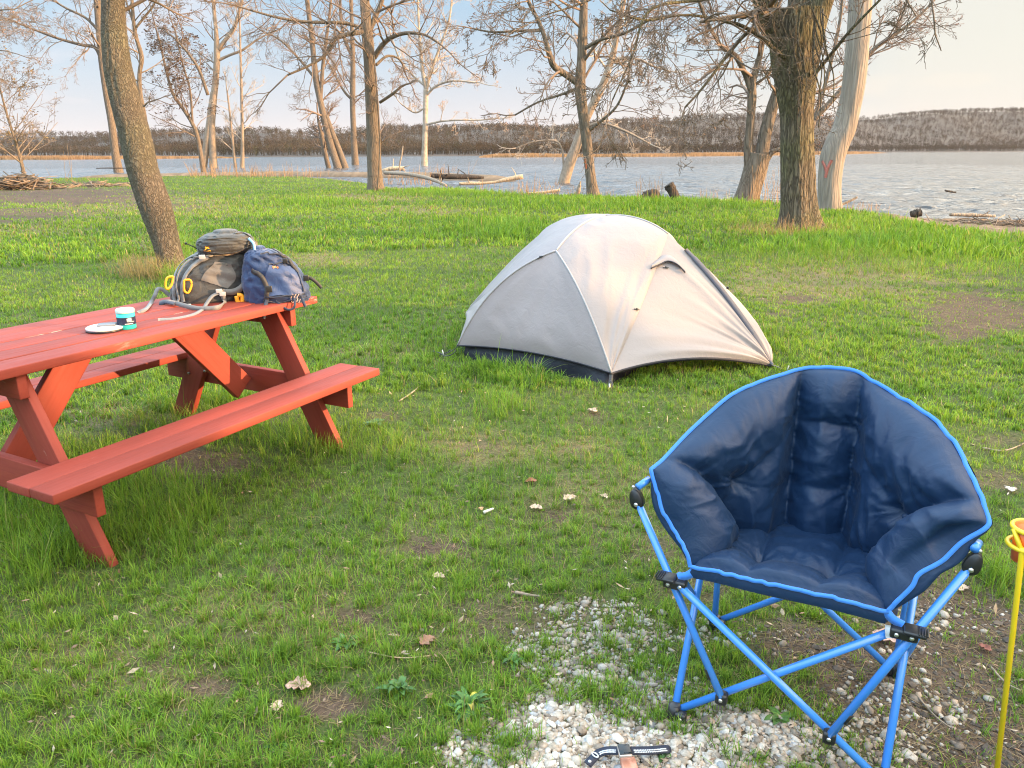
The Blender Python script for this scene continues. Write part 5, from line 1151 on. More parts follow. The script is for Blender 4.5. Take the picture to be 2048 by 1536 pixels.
tr = node(nt, 'ShaderNodeBsdfTranslucent', Color=fc); mx = node(nt, 'ShaderNodeMixShader', i0=.22); nt.links.new(pb.outputs[0], mx.inputs[1]); nt.links.new(tr.outputs[0], mx.inputs[2]); nt.links.new(mx.outputs[0], out.inputs[0])
flyo = fly.build("rainfly", mt, tent)
FLYSEAM = fabric("tent_seam", (.33, .31, .315), .6, 800, .06, 0, .2)
m = MB()
for cc in (cFB, cFA, cFP, cPN): tubes(m, cc + UPV * .002, np.full(len(cc), .0075), 8)
m.each("pole_sleeve", FLYSEAM, flyo)
DARKN = fabric("dark_slate_nylon", (.018, .018, .028), .6, 900, .15, .0, .3)
m = MB(); q = spline(cNV[5:], 40); tn = unit(e1 * .6 - e2 * .6 + UPV * .6); ribbon(m, q + tn * .012, tn, np.concatenate([np.full(4, .03), np.full(30, .042), np.linspace(.04, .02, 6)]), .006); m.build("zip_flap", fabric("zip_flap_slate", (.055, .055, .075), .6, 900), flyo)
m = MB(); q = spline(cAB, 40) + UPV * .004 - e2 * .006; ribbon(m, q - UPV * .004, -e2, .012, .003); q = spline(cBV, 40); tn = unit(np.cross(hV - hB, UPV)); ribbon(m, q - UPV * .006, tn if tn @ (e1 - e2 * .2) > 0 else -tn, .020, .003); m.each("hem_trim", DARKN, flyo)
# vent hood above the door
hp = [on_plane(u, v, tN - unit(e2) * .05 * 0, unit(e2 - e1 * .3)) for u, v in ((1298, 538), (1312, 527), (1335, 522), (1358, 530), (1376, 545))]
bvf = fly.bvh()
def surf(u, v, off=.006):
    p, n = hit(bvf, u, v, off); return (p, n) if p is not None else (on_plane(u, v, ctr, e2), -e2)
rimP = spline(np.array([surf(u, v, .010 if k in (0, 4) else .026)[0] for k, (u, v) in enumerate(((1301, 538), (1314, 530), (1335, 526), (1354, 533), (1370, 546)))]), 25); topP = spline(np.array([surf(u, v, .006)[0] for u, v in ((1304, 530), (1316, 518), (1332, 510), (1348, 517), (1365, 537))]), 25)
t = np.linspace(0, 1, 9)[:, None, None]; hd = topP[None] * (1 - t) + rimP[None] * t - 0; hd = hd + (np.sin(np.pi * t) * .012) * unit(e1 - e2 + UPV)
m = MB(); m.add(hd, grid_faces(9, 25)); ho = m.build("vent_hood", mt, flyo)
m = MB(); tubes(m, rimP, np.full(25, .006), 6); m.build("vent_trim", DARKN, ho)
m = MB()
for (u, v, a) in ((1332, 536, .3), (1273, 619, .5), (1082, 514, -.2)):
    p, nn = surf(u, v, .008); d = unit(np.cross(nn, V(math.sin(a), 0, math.cos(a)))); s = np.cross(d, nn); board(m, p, (d, s, nn), (.022, .012, .010), .003); tubes(m, spline(np.array([p - d * .018 + nn * .004, p, p + d * .026 - s * .012]), 8), np.full(8, .0035), 6)
p = on_plane(1428, 572, tV, unit(e2 - e1 * .2)); p = spline(cNV, 20)[9] + e1 * .05 + e2 * .05; board(m, p, (e1, e2, UPV), (.018, .012, .02), .003)
m.each("toggle", BLACKP, flyo)
# black bathtub floor and inner wall that show below the hem
MESHF = fabric("black_floor_nylon", (.006, .0065, .016), .5, 500, .2, .0, .5, 12)
m = MB(); ins = .035; c4 = [tA + e1 * ins + e2 * ins, tB - e1 * ins + e2 * ins, mirL(tB - e1 * ins + e2 * ins), mirL(tA + e1 * ins + e2 * ins)]
loop = np.concatenate([c4[k] + (c4[(k + 1) % 4] - c4[k]) * np.linspace(0, 1, 20, endpoint=False)[:, None] for k in range(4)]); zs = np.array([-.02, .02, .06, .11, .15]); wl = np.stack([np.c_[loop[:, :2] + (vn(np.arange(80) * .7, np.full(80, zz * 30), 3)[:, None] - .5) * .03 + (ctr[:2] - loop[:, :2]) * zz * .25, np.full(80, zz) + .01 * vn(np.arange(80) * .5, np.zeros(80) + zz * 9, 4)] for zz in zs])
m.add(wl, grid_faces(5, 80, 0, True)); m.add(wl[1], np.arange(80)[None, :].copy()); m.build("tent_floor", MESHF, tent)
lab = tA + (tB - tA) * .50 - e2 * (-.045) + V(0, 0, .045); m = MB(); board(m, G(1069, 735, .03), (e1, UPV, -e2), (.036, .022, .003), .001); m.build("care_label", WHITEP, tent)
# corner straps, pegs and guy ends
m = MB()
for cpt, dirv in ((tB, e1 * .4 - e2 * .9), (tA, -e1 * .8 - e2 * .4), (mirL(tB), e1 * .5 + e2 * .8), (mirL(tA), -e1 + e2 * .4)):
    dv = unit(dirv); ribbon(m, spline(np.array([cpt + V(0, 0, .075), cpt + dv * .03 + V(0, 0, .05), cpt + dv * .08 + V(0, 0, .02), cpt + dv * .12 + V(0, 0, -.01)]), 12), dv + UPV, .026, .004)
    tubes(m, spline(np.array([cpt + dv * .06 + V(0, 0, .05), cpt + dv * .1 + V(.02, 0, .03), cpt + dv * .14 + V(-.01, 0, .0)]), 10), np.full(10, .004), 6)
ribbon(m, spline(np.array([hV, tV + e1 * .05 + V(0, 0, .02), tV + e1 * .09]), 8), UPV + e1, .026, .004)
m.each("corner_strap", BLACKF, tent)
m = MB(); P = np.array([G(u, v, z) for u, v, z in ((912, 700, .09), (905, 708, .06), (892, 712, .03), (880, 706, .03), (866, 702, .02))]); tubes(m, spline(P, 20), np.full(20, .004), 6); m.build("guy_line", BLACKF, tent)
m = MB()
for cpt, dv in ((tB, unit(e1 * .4 - e2 * .9)), (tA, unit(-e1 * .8 - e2 * .4)), (tV, e1)): tubes(m, np.array([cpt + dv * .125 + V(0, 0, .045), cpt + dv * .11 + V(0, 0, -.03)]), np.array([.005, .005]), 6)
m.each("peg", simple("aluminium_peg", (.6, .6, .58), .35, metallic=.7), tent)
_ta, _e1, _e2, _tw = tA[:2].copy(), e1[:2].copy(), e2[:2].copy(), TWd
def in_tent(x, y):
    a = (x - _ta[0]) * _e1[0] + (y - _ta[1]) * _e1[1]; b_ = (x - _ta[0]) * _e2[0] + (y - _ta[1]) * _e2[1]; return (a > -.02) & (a < _tw + .0) & (b_ > -.035) & (b_ < TL)
KEEP_OUT.append(in_tent)
# ------------------------------------------------------------------ padded camping chair
cO = V(.8116, 1.931, 0); cX = unit(V(.886, -.463, 0)); cY = V(-cX[1], cX[0], 0)
def CL(p): p = np.asarray(p, float); return cO + p[..., 0:1] * cX + p[..., 1:2] * cY + p[..., 2:3] * UPV
chair = thing("camping_chair", "navy padded club camping chair with bright blue folding frame and blue piping", "camping chair", cO)
BLUE = simple("blue_powder_coat", (.05, .235, .70), .24, .06, 8, .04, **{'Coat Weight': .7, 'Coat Roughness': .08}); PIPE = fabric("blue_piping", (.035, .20, .66), .7, 1500, .08, .2, .15)
mt, nt, out = mat("navy_polyester"); tcf = nt.nodes.new('ShaderNodeTexCoord').outputs['Object']
n1_ = noise(nt, tcf, 19, 4, .5, 1.4); n2_ = noise(nt, tcf, 8, 3); n3_ = noise(nt, tcf, 1400, 1)
cc = mixc(nt, n2_, (.0045, .020, .058), (.0075, .029, .080)); hh = math_(nt, 'ADD', n1_, math_(nt, 'MULTIPLY', n3_, .05))
pbsdf(nt, out, cc, .50, hh, .26, .012, **{'Sheen Weight': .03, 'Sheen Roughness': .4, 'Specular IOR Level': .38}); CUSH = mt
def CP(u, v, yl):
    p = on_plane(u, v, cO + cY * yl, cY) - cO; return V(p @ cX, yl, p[2])
RIM = [(1303, 939), (1328, 918), (1377, 866), (1420, 826), (1464, 790), (1513, 767), (1567, 749), (1605, 738), (1655, 736), (1704, 741), (1731, 753), (1774, 780), (1829, 812), (1872, 844), (1905, 880), (1932, 926), (1957, 983), (1973, 1027), (1977, 1048), (1966, 1060)]
RY = [-.145, -.105, -.02, .045, .10, .15, .20, .23, .248, .245, .232, .205, .15, .10, .05, -.01, -.08, -.12, -.14, -.15]
rim = np.array([CP(u, v, y) for (u, v), y in zip(RIM, RY)])
eL = np.array([CP(u, v, y) for (u, v), y in zip([(1382, 1133), (1374, 1103), (1342, 1051), (1325, 1018), (1311, 972), (1303, 939)], [-.215, -.21, -.19, -.18, -.16, -.145])])
eR = np.array([CP(u, v, y) for (u, v), y in zip([(1774, 1224), (1796, 1201), (1823, 1174), (1840, 1147), (1883, 1123), (1921, 1087), (1966, 1060)], [-.215, -.212, -.205, -.195, -.18, -.165, -.15])])
fP = np.array([CP(u, v, y) for (u, v), y in zip([(1382, 1133), (1437, 1144), (1502, 1160), (1578, 1176), (1655, 1193), (1720, 1209), (1774, 1224)], [-.215, -.235, -.245, -.25, -.245, -.235, -.215])])
bot = np.array([eL[0], (-.255, -.05, .425), (-.235, .075, .412), (-.155, .15, .40), (-.085, .17, .395), (0, .173, .395), (.085, .17, .395), (.15, .15, .40), (.222, .075, .412), (.24, -.05, .425), eR[0]])
NT_, NSs = 241, 81
def resample(c, n):
    d = spline(c, 600); L = np.concatenate([[0], np.cumsum(np.linalg.norm(np.diff(d, axis=0), axis=1))]); t = np.linspace(0, L[-1], n); return np.stack([np.interp(t, L, d[:, k]) for k in range(3)], -1)
R_ = resample(rim, NT_); B_ = resample(bot, NT_); s = np.linspace(0, 1, NSs)[:, None, None]; tpar = np.linspace(0, 12, NT_)
edge = resample(eL, NSs); edgeR = resample(eR, NSs)
lin = B_[None] * (1 - s) + R_[None] * s
wL = np.clip(1 - tpar / 2.2, 0, 1)[None, :, None] ** 2; wR = np.clip(1 - (12 - tpar) / 2.2, 0, 1)[None, :, None] ** 2
S = lin + (edge - lin[:, 0])[:, None] * wL + (edgeR - lin[:, -1])[:, None] * wR
# the sling sags outward behind the sitter
outw = S * V(1, 1, 0) - V(0, -.12, 0); outw /= np.maximum(np.linalg.norm(outw, axis=2, keepdims=True), 1e-6)
belly = (np.sin(np.pi * s) * .014) * np.clip(np.minimum(tpar, 12 - tpar) / 2.0, 0, 1)[None, :, None]
S = S + outw * belly
U2 = (tpar / 12)[None, :] + 0 * s[..., 0]; S2 = s[..., 0] + 0 * U2
def quilt(P, seams, tufts, base, L0=.05, seed=0):
    """height of the padding: seams are (polyline, depth, reach), tufts points; P (n,m,3)"""
    h = np.ones(P.shape[:2]); wr = np.zeros(P.shape[:2])
    for sm, wgt, L in seams:
        d = np.full(P.shape[:2], 9.0)
        for p in spline(np.array(sm), 48): d = np.minimum(d, np.linalg.norm(P - p, axis=2))
        h = h * (1 - wgt * np.exp(-d / L)); wr += (rid(vn(P[..., 2] * 38 + P[..., 0] * 30 * (wgt - .7), d * 14, seed + 9)) - .5) * np.exp(-d / .045) * .55 * wgt
    for k, tf in enumerate(tufts):
        v_ = P - np.asarray(tf); r = np.linalg.norm(v_, axis=2); ang = np.arctan2(v_[..., 2] + .6 * v_[..., 1], v_[..., 0])
        h = h * (1 - .62 * np.exp(-r / .032))
        wr += (rid(vn(ang * 2.6 + 7 * k, r * 6 + k, seed + k)) ** 2 - .3) * np.exp(-(r / .06)) * np.clip(r / .012, 0, 1)
    return base * h + .016 * wr
ix = lambda tq, sq: S[int(round(sq * (NSs - 1))), int(round(tq / 12 * (NT_ - 1)))]
def seam(tq0, tq1, s0=0.0, s1=1.0, k=9): return [ix(tq0 + (tq1 - tq0) * f, s0 + (s1 - s0) * f) for f in np.linspace(0, 1, k)]
tx = lambda c, x: 12 * np.argmin(np.abs(c[:, 0] - x) + (c[:, 1] < -.1) * 9) / (NT_ - 1)
tA, tB2 = tx(R_, -.085), tx(R_, .085); bA, bB = tx(B_, -.075), tx(B_, .085); rL, rR = 12 * np.argmin(np.abs(R_[:, 1] + .10) + (R_[:, 0] > 0)) / (NT_ - 1), 12 * np.argmin(np.abs(R_[:, 1] + .10) + (R_[:, 0] < 0)) / (NT_ - 1); bL, bR = tx(B_, -.232), tx(B_, .222)
mid = lambda p, q, f: p + (q - p) * f
seams = [(seam(bA, tA, k=25), .97, .050), (seam(bB, tB2, k=25), .97, .050), (seam(bL, rL, k=25), .72, .045), (seam(bR, rR, k=25), .72, .045),
         (seam(mid(bA, tA, .72), mid(bB, tB2, .72), .73, .71, 25), .34, .024), (seam(mid(bA, tA, .34), mid(bB, tB2, .35), .34, .36, 25), .14, .03), (seam(mid(bB, tB2, .72), 9.3, .72, .46, 25), .12, .03), (seam(mid(bA, tA, .72), 2.8, .72, .46, 25), .12, .03)]
tufts = [ix(mid(bA, tA, .72), .72), ix(mid(bB, tB2, .72), .72), ix(mid(bA, tA, .34), .34), ix(mid(bB, tB2, .36), .36), ix(2.8, .46), ix(9.3, .46)]
Sm = CL(S); tufW = [CL(q) for q in tufts]
du = np.gradient(S, axis=1); dv = np.gradient(S, axis=0); Nn = np.cross(du, dv); Nn /= np.maximum(np.linalg.norm(Nn, axis=2, keepdims=True), 1e-9)
inw = -outw + V(0, 0, .3); Nn = Nn * np.sign((Nn * inw).sum(2, keepdims=True))
h = quilt(S, seams, tufts, .112, .06, 31)
rnd = lambda x: np.sqrt(np.maximum(1 - (1 - np.clip(x, 0, 1)) ** 2, 0))
fall = rnd((1 - S2) / .30) * np.minimum(1, rnd(S2 / .25) * .75 + .3) * rnd(np.minimum(U2, 1 - U2) / .10)
gather = (rid(vn(U2 * 70, S2 * 2.5, 41)) - .5) * .008 * np.exp(-(1 - S2) / .12) + (rid(vn(U2 * 26 + S2 * 4, S2 * 7, 43)) - .5) * .009 + (rid(vn(U2 * 12 - S2 * 9, S2 * 5 + U2 * 14, 44)) - .5) * .006
hi = (h + gather) * fall
inner = S + Nn * hi[..., None]
outer = S + outw * (.030 * np.sin(np.pi * np.clip(S2 * .9 + .05, 0, 1)) + .004 * rid(vn(U2 * 20, S2 * 6, 4)))[..., None] * np.minimum(1, np.minimum(U2, 1 - U2) / .006)[..., None] - V(0, 0, .0)
m = MB(); m.add(CL(inner), grid_faces(NSs, NT_)); m.add(CL(outer), grid_faces(NSs, NT_)[:, ::-1].copy())
# lower rim of the shell joins under the seat
m.build("backrest", CUSH, chair)
# seat pad
NU, NV = 121, 81
fr = resample(fP, NU)
bk = spline(np.array([(-.225, .10, .405), (-.13, .17, .395), (0, .185, .392), (.13, .17, .395), (.225, .10, .405)]), NU)
lf = spline(np.array([fP[0], (-.262, -.08, .425), (-.225, .10, .405)]), NV); rt = spline(np.array([fP[-1], (.248, -.08, .425), (.225, .10, .405)]), NV)
Q = coons(fr, bk, lf, rt)
sag = -.030 * (np.sin(np.pi * np.linspace(0, 1, NU))[None] * np.sin(np.pi * np.linspace(0, 1, NV) ** .8)[:, None]); Q = Q + UPV * sag[..., None]
qi = lambda a, b: Q[int(b * (NV - 1)), int(a * (NU - 1))]
uu, vv_ = np.meshgrid(np.linspace(0, 1, NU), np.linspace(0, 1, NV)); dome = rnd(np.minimum(uu, 1 - uu) / .30) * rnd(vv_ / .38 + .07)
hq = quilt(Q, [([qi(.33, .05), qi(.33, .45), qi(.30, .95)], .35, .025), ([qi(.67, .05), qi(.67, .45), qi(.70, .95)], .35, .025), ([qi(.33, .45), qi(.5, .47), qi(.67, .45)], .3, .025)], [qi(.33, .45), qi(.67, .45)], .075, .05, 61)
pad = hq * dome + (rid(vn(uu * 9 + vv_ * 5, vv_ * 7 - uu * 2, 71)) - .5) * .007 * dome + (rid(vn(uu * 22, vv_ * 12 + uu * 7, 73)) - .5) * .0035 * dome
pad = pad * np.clip(vv_ * 25, 0, 1); top = Q + UPV * pad[..., None]; under = Q - UPV * (.028 * np.clip(vv_ * 8 + .9, 0, 1))[..., None] - V(0, 0, .004)
m = MB(); m.add(CL(top), grid_faces(NV, NU)); m.add(CL(under), grid_faces(NV, NU)[:, ::-1].copy())
apron = np.stack([fr, fr + V(0, -.006, -.014), fr + V(0, -.003, -.032)]); m.add(CL(apron), grid_faces(3, NU)[:, ::-1].copy()); m.build("seat", CUSH, chair)
# piping right round the rim, the arm fronts and the seat front
m = MB(); loopP = np.concatenate([edge, R_[1:], edgeR[::-1][1:], fr[::-1][1:]]); loopP = loopP + np.stack([.0, .0, 1.0] * np.ones((len(loopP), 1)), 0) * .002
wob = (vn(np.arange(len(loopP)) * .22, np.zeros(len(loopP)), 5) - .5) * .006; loopP = loopP + V(0, -.003, 0) + wob[:, None] * V(.6, .4, .6)
W3 = CL(loopP); od = CL(loopP + np.concatenate([outw[:, 0], outw[-1, 1:], outw[::-1, -1][1:], np.repeat(V(0, -1, .5)[None], NU - 1, 0)])) - W3
tg = np.gradient(W3, axis=0); view = unit(EYE - cO - V(0, 0, .6)); nn = np.broadcast_to(CL(V(0, -1, .35)) - cO, W3.shape)
ribbon(m, W3 - nn * .002, nn, .0105, .004); m.build("piping", PIPE, chair)
# frame tubes
def bar(a, b, r=.0105, sides=16): mm = MB(); tubes(mm, CL(np.array([a, b])), np.array([r, r]), sides); return mm.build("frame_tube", BLUE, chair)
FL, FR_, RL, RR_ = V(-.268, -.262, .02), V(.268, -.262, .02), V(-.272, .23, .02), V(.275, .23, .02)
KL, KR = V(-.297, -.222, .412), V(.263, -.222, .430); HL, HR = V(-.434, -.165, .595), V(.379, -.165, .605)
bar(KL + V(.012, -.012, -.005), FR_ + V(0, -.012, 0)); bar(KR + V(-.012, .006, -.005), FL + V(0, .008, 0))
JL = KR + (FL - KR) * .762 + V(0, -.015, 0); JR = KL + (FR_ - KL) * .762 + V(0, -.03, 0)
bar(HL, JL + V(0, -.002, .006)); bar(HR, JR + V(0, -.002, .006))
bar(FL, V(-.292, .20, .50)); bar(FR_, V(.292, .20, .50)); bar(RL, V(-.28, .25, .47)); bar(RR_, V(.282, .25, .47))
bar(RL + V(.01, .012, 0), V(.285, .255, .43)); bar(RR_ + V(-.01, -.004, 0), V(-.285, .235, .43))
bar(RL + V(-.01, 0, .0), V(-.30, -.17, .40), .0095); bar(RR_ + V(.01, 0, 0), V(.296, -.17, .40), .0095)
# arm rails inside the sleeve behind each hinge
bar(HL + V(.0, -.006, .045), V(-.412, -.135, .655), .010); bar(HR + V(.0, -.006, .045), V(.388, -.14, .655), .010)
STEEL = simple("rivet_steel", (.62, .62, .62), .3, .05, 60, metallic=.9)
def rivet(p, n, parent, r=.0055): mm = MB(); p = CL(p); n = CL(n) - cO; tubes(mm, np.array([p, p + n * .0015, p + n * .0035, p + n * .004]), np.array([r, r, r * .7, .0004]), 14); return mm.build("rivet", STEEL, parent)
FD = V(0, -1, 0)
for P0, sg in ((HL, -1), (HR, 1)):      # drop shaped black hinge plates at the arm fronts
    mm = MB(); a = np.linspace(0, 2 * np.pi, 28, endpoint=False); ax_ = unit(V(sg * .28, 0, 1)); sx_ = V(ax_[2], 0, -ax_[0])
    prof = np.where(np.cos(a) > 0, .016 + .034 * np.clip(np.cos(a), 0, 1) ** 1.0, .020); rr = np.stack([np.sin(a) * .019, np.where(np.cos(a) > 0, np.cos(a) * .040, np.cos(a) * .020)], -1)
    pts = P0 + rr[:, :1] * sx_ + rr[:, 1:] * ax_ + V(0, 0, -.002)
    st_ = np.stack([pts + V(0, .010, 0), pts + V(0, .010, 0), pts + V(0, -.008, 0), P0 + (pts - P0) * .9 + V(0, -.012, 0), P0 + (pts - P0) * .05 + V(0, -.0125, 0)]); st_[0] = P0 + (pts - P0) * .05 + V(0, .0101, 0); mm.add(CL(st_), grid_faces(5, 28, 0, True)); ho = mm.build("hinge", BLACKP, chair)
    rivet(P0 + V(0, -.0122, -.006), FD, ho, .0062); rivet(P0 + ax_ * .044 + V(0, -.004, -.0), FD, ho, .005)
for P0, sg in ((KL, -1), (KR, 1)):      # sliding clamps with finger grips
    mm = MB(); board(mm, CL(P0 + V(0, -.004, -.006)), (cX, cY, UPV), (.062, .034, .026), .006); ho = mm.build("clamp", BLACKP, chair); mm = MB(); board(mm, CL(P0 + V(sg * .022, -.014, .012)), (cX, cY, UPV), (.050, .046, .010), .004)
    for k in range(4): board(mm, CL(P0 + V(sg * (.030 + .006 * k), -.020, .018)), (cX, cY, UPV), (.003, .036, .004), .001)
    mm.build("grip", BLACKP, ho); rivet(P0 + V(-.016, -.0215, -.006), FD, ho); rivet(P0 + V(.017, -.0215, -.006), FD, ho)
    mm = MB(); q = np.array([P0 + V(-sg * .005, 0, .012), P0 + V(-sg * .03, .002, .022), P0 + V(-sg * .045, .006, .036)]); ribbon(mm, CL(spline(q, 8)), CL(FD) - cO, .022, .003); mm.build("strap_tab", PIPE, chair)
for P0 in (JL, JR):
    mm = MB(); sg = -1 if P0[0] < 0 else 1; board(mm, CL(P0 + V(0, .004, .0)), (cX, cY, UPV), (.032, .030, .034), .008); ho = mm.build("joint", BLACKP, chair); mm = MB(); a_ = unit((HL if sg < 0 else HR) - P0); tubes(mm, CL(np.array([P0 + a_ * .055, P0 + a_ * .056, P0 + a_ * .085, P0 + a_ * .086])), np.array([.0107, .0125, .0125, .0107]), 14); mm.build("collar", BLACKP, chair); rivet(P0 + V(0, -.0115, .001), FD, ho)
for P0, b_ in ((FL, 1), (FR_, -1), (RL, 1), (RR_, -1)):
    mm = MB(); w = CL(P0); tubes(mm, np.array([w + V(0, 0, -.022), w + V(0, 0, -.021), w + V(0, 0, .0), w + V(0, 0, .026), w + V(0, 0, .027)]), np.array([.004, .019, .019, .016, .011]), 18); board(mm, CL(P0 + V(b_ * .022, -.012, .004)), (cX, cY, UPV), (.032, .026, .028), .007); ho = mm.build("foot", BLACKP, chair)
    if P0[1] < 0: rivet(P0 + V(b_ * .024, -.0255, .004), FD, ho, .0048)
# sewn label under the right front corner
mm = MB(); ribbon(mm, CL(spline(np.array([(.235, -.225, .435), (.237, -.232, .42), (.24, -.230, .405)]), 6)), CL(FD) - cO, .03, .0008); mm.build("care_label", WHITEP, chair)

# ------------------------------------------------------------------ yellow stake with its cup
YEL = simple("yellow_enamel", (.80, .56, .02), .35, .06, 12, .05); ORG = simple("orange_plastic", (.80, .14, .01), .35, .06)
b0 = G(1988, 1590); t0 = on_plane(2044, 1105, b0 + V(.02, .02, 0), V(0, 1, 0)); stake = thing("stake", "thin yellow drink holder stake pushed into the mud, right edge", "drink holder", b0)
m = MB(); ax_ = unit(t0 - b0); tubes(m, np.array([b0 - ax_ * .1, t0, t0 + ax_ * .012]), np.array([.0062, .0062, .0062]), 14); m.build("rod", YEL, stake)
hz = t0[2]; RC = .042; cc_ = t0 + V(.031, .026, 0)
for z in (.000, .042):
    m = MB(); a = np.linspace(0, 2 * np.pi, 49); P = np.stack([cc_[0] + z * .1 + RC * np.cos(a), cc_[1] + RC * np.sin(a), np.full(49, hz + z + .004)], -1); tubes(m, P, np.full(49, .0055), 10, cap=False); m.build("ring", YEL, stake)
m = MB(); tubes(m, np.array([t0, cc_ + V(-RC, 0, .046)]), np.array([.0055, .0055]), 10); m.build("riser", YEL, stake)
cup = thing("cup", "orange plastic cup sitting in the yellow ring holder at the right edge", "cup", cc_ + V(0, 0, -.03))
m = MB(); q = cc_ + V(0, 0, -.035); tubes(m, np.array([q, q + V(0, 0, .0005), q + V(0, 0, .085), q + V(.0, 0, .09), q + V(0, 0, .085), q + V(0, 0, .006), q + V(0, 0, .0065)]), np.array([.001, .030, .0355, .036, .033, .028, .001]), 36); m.build("cup_wall", ORG, cup)

# ------------------------------------------------------------------ watch and charger on the gravel
gz0 = gz1(*G(1255, 1515)[:2]) + .012
COPPER = simple("rose_gold_case", (.62, .29, .20), .35, .05, 20, .03, metallic=.35)
wc = G(1258, 1524, gz0 + .02); wx = unit(V(1, .06, 0)); wy = V(-wx[1], wx[0], 0)
chg = thing("charger", "rose gold box shaped portable charger lying under the smart watch", "charger", wc - V(0, 0, .02))
m = MB(); board(m, wc + V(0, -.006, -.010), (wx, wy, UPV), (.040, .052, .022), .004); m.build("case", COPPER, chg)
m = MB(); board(m, wc + V(.002, -.0325, -.010), (wx, wy, UPV), (.010, .002, .004), .0005); m.build("port", WHITEP, chg)
w0 = G(1249, 1502, gz0 + .042); wth = thing("watch", "smart watch with black and white strap spread open on the gravel", "watch", w0)
m = MB(); board(m, w0, (wx, wy, UPV), (.034, .040, .010), .0045); m.build("case", simple("silver_case", (.55, .50, .48), .3, .04, 20, .02, metallic=.6), wth)
m = MB(); board(m, w0 + V(0, 0, .0055), (wx, wy, UPV), (.031, .036, .003), .0014); m.build("screen", simple("black_glass", (.012, .012, .013), .08, .1, 20, 0), wth)
SN = simple("navy_silicone", (.012, .016, .035), .55, .15)
for uvz, tw in (([(1236, 1502, .036), (1215, 1502, .032), (1198, 1507, .022), (1186, 1518, .016), (1175, 1530, .014)], 0), ([(1262, 1502, .036), (1285, 1502, .030), (1310, 1501, .024), (1330, 1499, .018), (1342, 1500, .014)], 1)):
    P = spline(np.array([G(u, v, gz0 + z - .002) for u, v, z in uvz]), 30); wd = np.full(30, .022); wd[-4:] = np.linspace(.022, .010, 4) if tw else .022
    m = MB(); ribbon(m, P, UPV + V(0, -.35, 0), wd, .003); so = m.build("strap", SN, wth)
    T_ = np.gradient(P, axis=0); T_ /= np.linalg.norm(T_, axis=1, keepdims=True); Sd = np.cross(T_, UPV); m = MB()
    for i in range(2, 15 if not tw else 23):
        for s_ in (-.007, 0, .007):
            c0_ = P[i] + Sd[i] * s_ + V(0, -.001, .0035); iv1, if1 = ico(1); m.add(c0_ + iv1 * V(.0026, .0026, .0010), if1)
    m.build("perforation_dots", WHITEP, so)
    if not tw:
        i = 19; m = MB(); a = np.linspace(0, 2 * np.pi, 25); lp = P[i] + np.outer(np.cos(a) * .010, Sd[i]) + np.outer(np.sin(a) * .0045, T_[i]) + V(0, 0, .006); tubes(m, lp, np.full(25, .0018), 8, cap=False); m.build("keeper_loop", WHITEP, so)
        m = MB(); tubes(m, np.array([P[26] + V(0, 0, .003), P[26] + V(0, 0, .005), P[26] + V(0, 0, .0055)]), np.array([.0045, .004, .0005]), 14); m.build("pin", WHITEP, so)
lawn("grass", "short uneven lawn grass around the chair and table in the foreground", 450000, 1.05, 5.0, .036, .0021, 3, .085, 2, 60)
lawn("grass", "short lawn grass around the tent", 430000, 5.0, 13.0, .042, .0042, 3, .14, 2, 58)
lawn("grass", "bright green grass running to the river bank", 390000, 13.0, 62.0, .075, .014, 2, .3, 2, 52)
# dead thatch lying flat between the tufts
n = 80000; x, y = scatter(n, 1.05, 10, 42, 2); md, th, gr, tl, s, w, n1, n2, n3 = cover(x, y)
k = (rng.random(n) < .38 + .62 * np.maximum(th, md * .6) - .5 * np.clip(gr, 0, 1)) & clear(x, y); x, y = x[k], y[k]; m = len(x)
b = MB(); blades(b, x, y, rng.uniform(.010, .026, m), rng.uniform(.0011, .0026, m), np.array([(.28, .21, .12)]) * rng.uniform(.4, 1.3, (m, 1)), rng.uniform(1.5, 5, m), 3)
tag(b.build("thatch_straw", GRASS, loc=(0, 0, 0)), "dead straw and thatch lying between the tufts", None, kind='stuff')
# tall dry grass at the foot of two trunks
def dry_tuft(uvs, hgt, n, spread, seed, label):
    r = np.random.default_rng(seed); X, Y = [], []
    for u, v in uvs: p = GG(u, v); X.append(p[0] + r.normal(0, spread, n)); Y.append(p[1] + r.normal(0, spread, n))
    X, Y = np.concatenate(X), np.concatenate(Y); m = len(X); b = MB()
    blades(b, X, Y, hgt * r.uniform(.35, 1.1, m), r.uniform(.002, .005, m), np.array([(.36, .27, .13)]) * r.uniform(.6, 1.2, (m, 1)), np.abs(r.normal(.4, .3, m)), 3)
    tag(b.build("dry_grass", GRASS, loc=(0, 0, 0)), label, None, kind='stuff')
dry_tuft([(318, 552), (290, 555), (335, 560), (270, 548)], .38, 240, .16, 3, "tall dry grass tuft left of the dark leaning trunk")
dry_tuft([(1530, 466), (1560, 470), (1500, 468), (1640, 470)], .36, 120, .3, 4, "dry arching grass at the foot of the biggest trunk")

